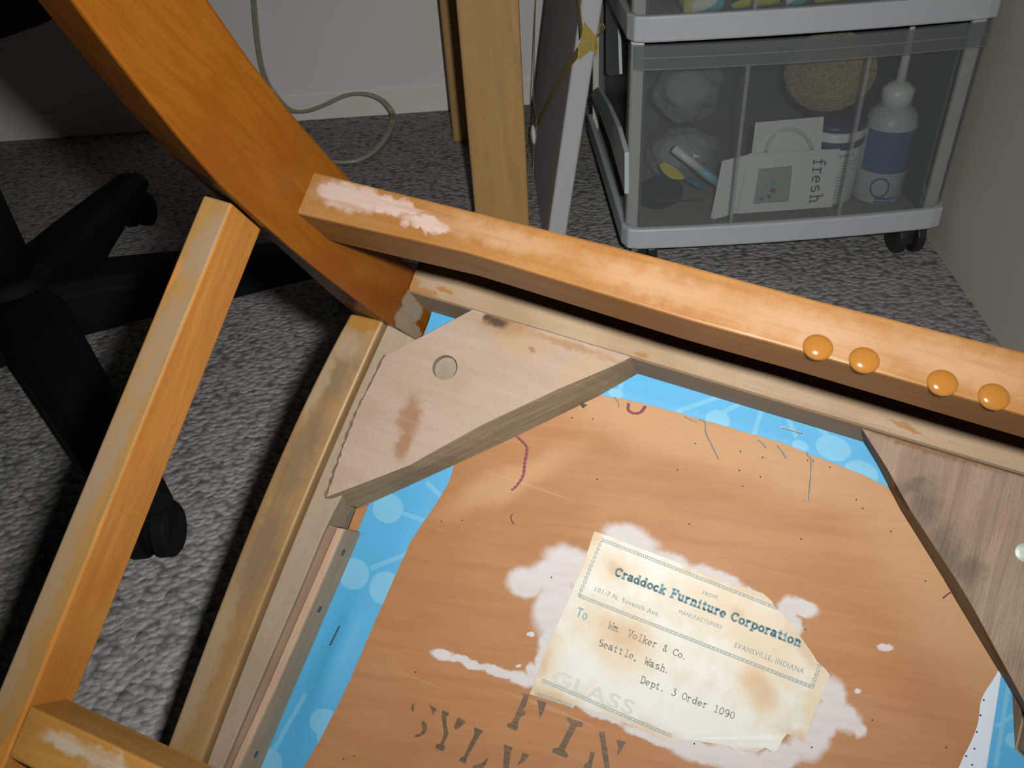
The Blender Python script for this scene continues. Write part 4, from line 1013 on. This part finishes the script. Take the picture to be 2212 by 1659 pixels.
# carded packets leaning against the drawer front
M_card = plain('white_card', (.78, .78, .77), .6, .3, var=.03); M_clear = frosted('clear_blister_plastic', .10, (.9, .9, .9)); M_teal = plain('teal_print', (.10, .45, .50), .6); M_gprint = plain('charcoal_print', (.08, .09, .09), .6)
def cardquad(name, pxs, Y0, Y1, mat, parent, th=.0012):
    """a thin card through photo points; lower edge nearer at Y0, top at Y1"""
    ys = [p[1] for p in pxs]; lo_, hi_ = max(ys), min(ys)
    v = []
    for p in pxs:
        s = (lo_ - p[1]) / (lo_ - hi_); v.append(rel(parent, wy(p[0], p[1], Y0 + (Y1 - Y0) * s)))
    return MB().prism(v, [(p[0], p[1] + th, p[2]) for p in v]).build(name, mat, parent)
pk = empty('card_packet', (.385, 1.045, ZD)); tag(pk, 'white blister card printed with the word fresh', 'card packet')
P0 = [(1592, 462), (1618, 332), (1815, 322), (1797, 447)]
cardquad('card', P0, 1.030, 1.044, M_card, pk)
def oncard(px, py, off=.0008, py0=462, py1=322): s = (py0 - py) / (py0 - py1); return rel(pk, wy(px, py, 1.030 + .014 * s - off))
bl = [(1628, 440), (1640, 365), (1712, 358), (1704, 435)]
v = [oncard(*p, .006) for p in bl]; MB().prism(v, [oncard(*p) for p in bl]).build('blister', M_clear, pk, bevel=.001)
for (cx, cy, r, m) in [(1672, 395, 9, M_teal), (1670, 412, 8, M_gprint), (1662, 425, 6, M_gprint), (1645, 430, 5, M_gprint)]:
    star = [oncard(cx + (r if k % 2 else r * .45) * math.cos(k * math.pi / 5), cy + (r if k % 2 else r * .45) * math.sin(k * math.pi / 5), .0015) for k in range(10)]
    MB().prism(star, [(p[0], p[1] + .001, p[2]) for p in star]).build('printed_star', m, pk)
V, Fc, _ = strokes('fresh', .11); x1_ = max(p[0] for p in V)
MBt = MB(); MBt.add([oncard(1750 + v_[1] * 26 - v_[0] / x1_ * 10 + 9, 343 + v_[0] / x1_ * 96 - v_[1] * 2, .001) for v_ in V], Fc); MBt.build('printed_text', M_gprint, pk)
# second card behind, a ring pull packet
p2 = empty('wire_packet', (.375, 1.07, ZD)); tag(p2, 'white card packet with a coiled clear wire behind the fresh card', 'card packet')
cardquad('card', [(1622, 345), (1632, 265), (1780, 252), (1772, 340)], 1.058, 1.064, M_card, p2)
cardquad('card', [(1622, 448), (1622, 345), (1772, 340), (1772, 441)], 1.052, 1.058, M_card, p2)
for r in (1, .93):
    wp_ = [rel(p2, wy(1705 + 52 * r * math.cos(a), 335 - 58 * r * math.sin(a), 1.055)) for a in np.linspace(.2, math.pi - .1, 20)]
    MB().tube(wp_, .0013, 6).build('coiled_wire', plain('clear_wire', (.7, .7, .68), .2, .6), p2, smooth=True)
p3 = empty('folded_card', (.31, 1.05, ZD)); tag(p3, 'plain white folded card leaning left of the fresh card', 'card')
cardquad('card', [(1535, 472), (1560, 348), (1622, 333), (1598, 455)], 1.036, 1.046, M_card, p3); cardquad('inner_sheet', [(1540, 474), (1565, 352), (1626, 338), (1602, 458)], 1.040, 1.050, M_card, p3)
# clear bags
M_bag = frosted('clear_bag_plastic', .26, (.6, .66, .68)); 
tb2 = M_bag.node_tree.nodes['Principled BSDF']; tb2.inputs['Roughness'].default_value = .12; tb2.inputs['Specular IOR Level'].default_value = .9
def bag(name, c, r, sq, label, mat=None, seed=1):
    o = empty(name, (c[0], c[1], ZD)); tag(o, label, 'bag'); rg = random.Random(seed); rings = []
    ph = [rg.uniform(0, 6.28) for _ in range(6)]; cc_ = np.array((0, 0, c[2] - ZD))
    for i, ring in enumerate(sph((0, 0, 0), r, 30, 20, sq)):
        row = []
        for j, p in enumerate(ring):
            a, b = i / 19 * math.pi, j / 30 * 2 * math.pi
            k = .90 + .09 * math.sin(3 * b + 2 * a + ph[0]) * math.sin(2 * a) + .07 * math.sin(5 * b - 4 * a + ph[1]) + rg.uniform(-.035, .035)
            row.append(tuple(cc_ + np.array(p) * min(k, 1.0)))
        rings.append(row)
    MB().loft(rings).build('film', mat or M_bag, o, smooth=False)
    return o
b1 = bag('plastic_bag', (.268, 1.155, .203), .046, (1.1, .8, 1.0), 'crumpled clear plastic bag lying on top of the other bag', seed=2)
b2 = bag('plastic_bag', (.268, 1.155, .1125), .050, (1.15, .8, .74), 'flattened clear bag beneath the crumpled bag', seed=4)
MB().loft(sph((0, .005, .048), .034, 14, 8, (1.1, .7, .8))).build('wadding', plain('grey_wadding', (.42, .44, .45), .9, .1), b2, smooth=True)
MB().loft(sph((0, .005, .138), .030, 14, 8, (1.1, .7, .9))).build('wadding', plain('pale_wadding', (.36, .38, .39), .9, .1), b1, smooth=True)
# yellow-labelled packet and black disc
yp = empty('yarn_packet', (.225, 1.07, ZD)); tag(yp, 'dark packet with a yellow and blue wrapper in the drawer corner', 'packet')
def slab(name, pxs, Y, mat, parent, th=.002):
    v = [rel(parent, wy(*p, Y)) for p in pxs]; return MB().prism(v, [(p[0], p[1] + th, p[2]) for p in v]).build(name, mat, parent, bevel=.0005)
M_yel = plain('yellow_wrapper', (.62, .55, .04), .5); M_bl = plain('blue_wrapper', (.03, .18, .45), .5)
MB().loft(sph((-.004, .012, .026), .030, 18, 10, (1.1, .5, .8))).build('packet_body', plain('black_packet', (.006, .008, .009), .8, .1), yp, smooth=True)
slab('yellow_wrapper', spline([(1424, 357), (1436, 352), (1460, 364), (1478, 380), (1474, 388), (1450, 386), (1432, 372), (1424, 357)], 3)[:-1], 1.058, M_yel, yp)
slab('blue_wrapper', [(1476, 384), (1505, 392), (1522, 410), (1500, 402)], 1.06, M_bl, yp)
MB().tube([rel(yp, wy(*p, 1.05)) for p in [(1420, 433), (1450, 434), (1520, 430)]], .0012, 6).build('brass_pin', plain('brass', (.5, .38, .12), .25, .5, .9), yp)
pn = empty('marker_pen', (.27, 1.075, ZD)); tag(pn, 'pale pen lying aslant with a light blue band', 'pen')
ps, pe = rel(pn, wy(1455, 320, 1.07)), rel(pn, wy(1550, 395, 1.06)); MB().tube([ps, tuple(np.array(ps) * .4 + np.array(pe) * .6)], .006, 10).build('barrel', M_white, pn, smooth=True)
MB().tube([tuple(np.array(ps) * .4 + np.array(pe) * .6), pe], .0062, 10).build('blue_band', plain('light_blue_band', (.25, .50, .62), .4), pn, smooth=True)
# upper drawer: folded printed cloth and a white cloth
def cloth_mat():
    t = NT('teal_yellow_print_cloth'); c = t.coord()
    v = t.n('ShaderNodeTexVoronoi'); t.link(c, v.inputs['Vector']); v.inputs['Scale'].default_value = 34
    s = t.n('ShaderNodeSeparateColor'); t.link(v.outputs['Color'], s.inputs[0])
    col = t.mix(t.rng(s.outputs[0], .42, .44), (.12, .45, .50), (.75, .76, .68)); col = t.mix(t.rng(s.outputs[1], .62, .64), col, (.60, .54, .10)); col = t.mix(t.rng(s.outputs[2], .86, .88), col, (.10, .08, .10))
    return t.fin(col, .85, .1)
M_cloth = cloth_mat(); ZU = .331
def folded(name, x0, x1, y0, y1, z, mat, label, n=3, th=.017):
    o = empty(name, ((x0 + x1) / 2, (y0 + y1) / 2, z)); tag(o, label, 'cloth'); rg = random.Random(int(x0 * 1000))
    for k in range(n):
        mb = MB(); prof = []
        cy, cz = 0, th * (k + .5); hw = (y1 - y0) / 2
        pr = [(-hw + th * .45 * (1 - math.cos(a)), cz + th * .5 * math.sin(a)) for a in np.linspace(-math.pi / 2, math.pi / 2, 9)] + [(hw, cz + th * .5), (hw, cz - th * .5)]
        mb.loft([[(x + rg.uniform(-.001, .001), y + .004 * math.sin(9 * x + k), zz + .001 * math.sin(30 * x + k)) for y, zz in pr] for x in np.linspace((x0 - x1) / 2, (x1 - x0) / 2, 12)])
        mb.build('fold', mat, o, smooth=True)
    return o
folded('folded_cloth', .232, .345, 1.05, 1.2, ZU, M_cloth, 'folded teal and yellow printed cloth in the upper drawer'); folded('folded_cloth', .352, .42, 1.05, 1.2, ZU, M_cloth, 'yellow printed cloth roll beside the folded teal cloth')
folded('white_cloth', .455, .555, 1.04, 1.2, ZU, plain('white_cotton', (.75, .73, .66), .9, .1), 'folded white cotton cloth in the upper drawer')

# ------------------------------------------------------------------ black office chair
oc = empty('office_chair', (-.58, .89, 0)); tag(oc, 'black swivel office chair on a five-star base with casters', 'office chair')
M_blk = plain('black_chair_plastic', (.004, .0045, .005), .7, .12)
hub = np.array((-.645, 1.0))
MB().lathe([(.050, .055), (.055, .065), (.055, .115), (.040, .135), (.036, .14)], 28).build('hub', M_blk, oc, smooth=True)
MB().lathe([(.033, .13), (.033, .30), (.024, .30), (.024, .43)], 24).build('gas_column', M_blk, oc, smooth=True)
for k in range(5):
    a = math.radians(-3 - 72 * k + 0) if False else math.radians([-54, 18, 90, 162, 234][k])
    d = np.array((math.cos(a), math.sin(a))); s = np.array((-d[1], d[0])); rings = []
    for r, wd, zt_, zb_ in ((.03, .042, .128, .058), (.10, .039, .124, .060), (.20, .035, .112, .060), (.33, .030, .094, .058), (.41, .024, .082, .057)):
        c = d * r
        rings.append([(c[0] + s[0] * w_, c[1] + s[1] * w_, z) for w_, z in ((-wd, zb_), (wd, zb_), (wd, zt_ - .012), (wd * .6, zt_), (-wd * .6, zt_), (-wd, zt_ - .012))])
    MB().loft(rings).build('base_arm', M_blk, oc, bevel=.003)
    c = d * .392
    caster((c[0], c[1], 0.0), r=.027, wdt=.018, parent=oc, gap=.010, mat=M_blk)
sr = []
for z, k in ((.43, .6), (.44, .95), (.47, 1.0), (.50, .95), (.51, .7)):
    sr.append([(.24 * k * math.copysign(abs(math.cos(a)) ** .6, math.cos(a)), .24 * k * math.copysign(abs(math.sin(a)) ** .6, math.sin(a)), z) for a in np.linspace(0, 2 * math.pi, 29)[:-1]])
MB().loft(sr).build('seat', plain('black_seat_cloth', (.015, .015, .016), .9, .1), oc, smooth=True)
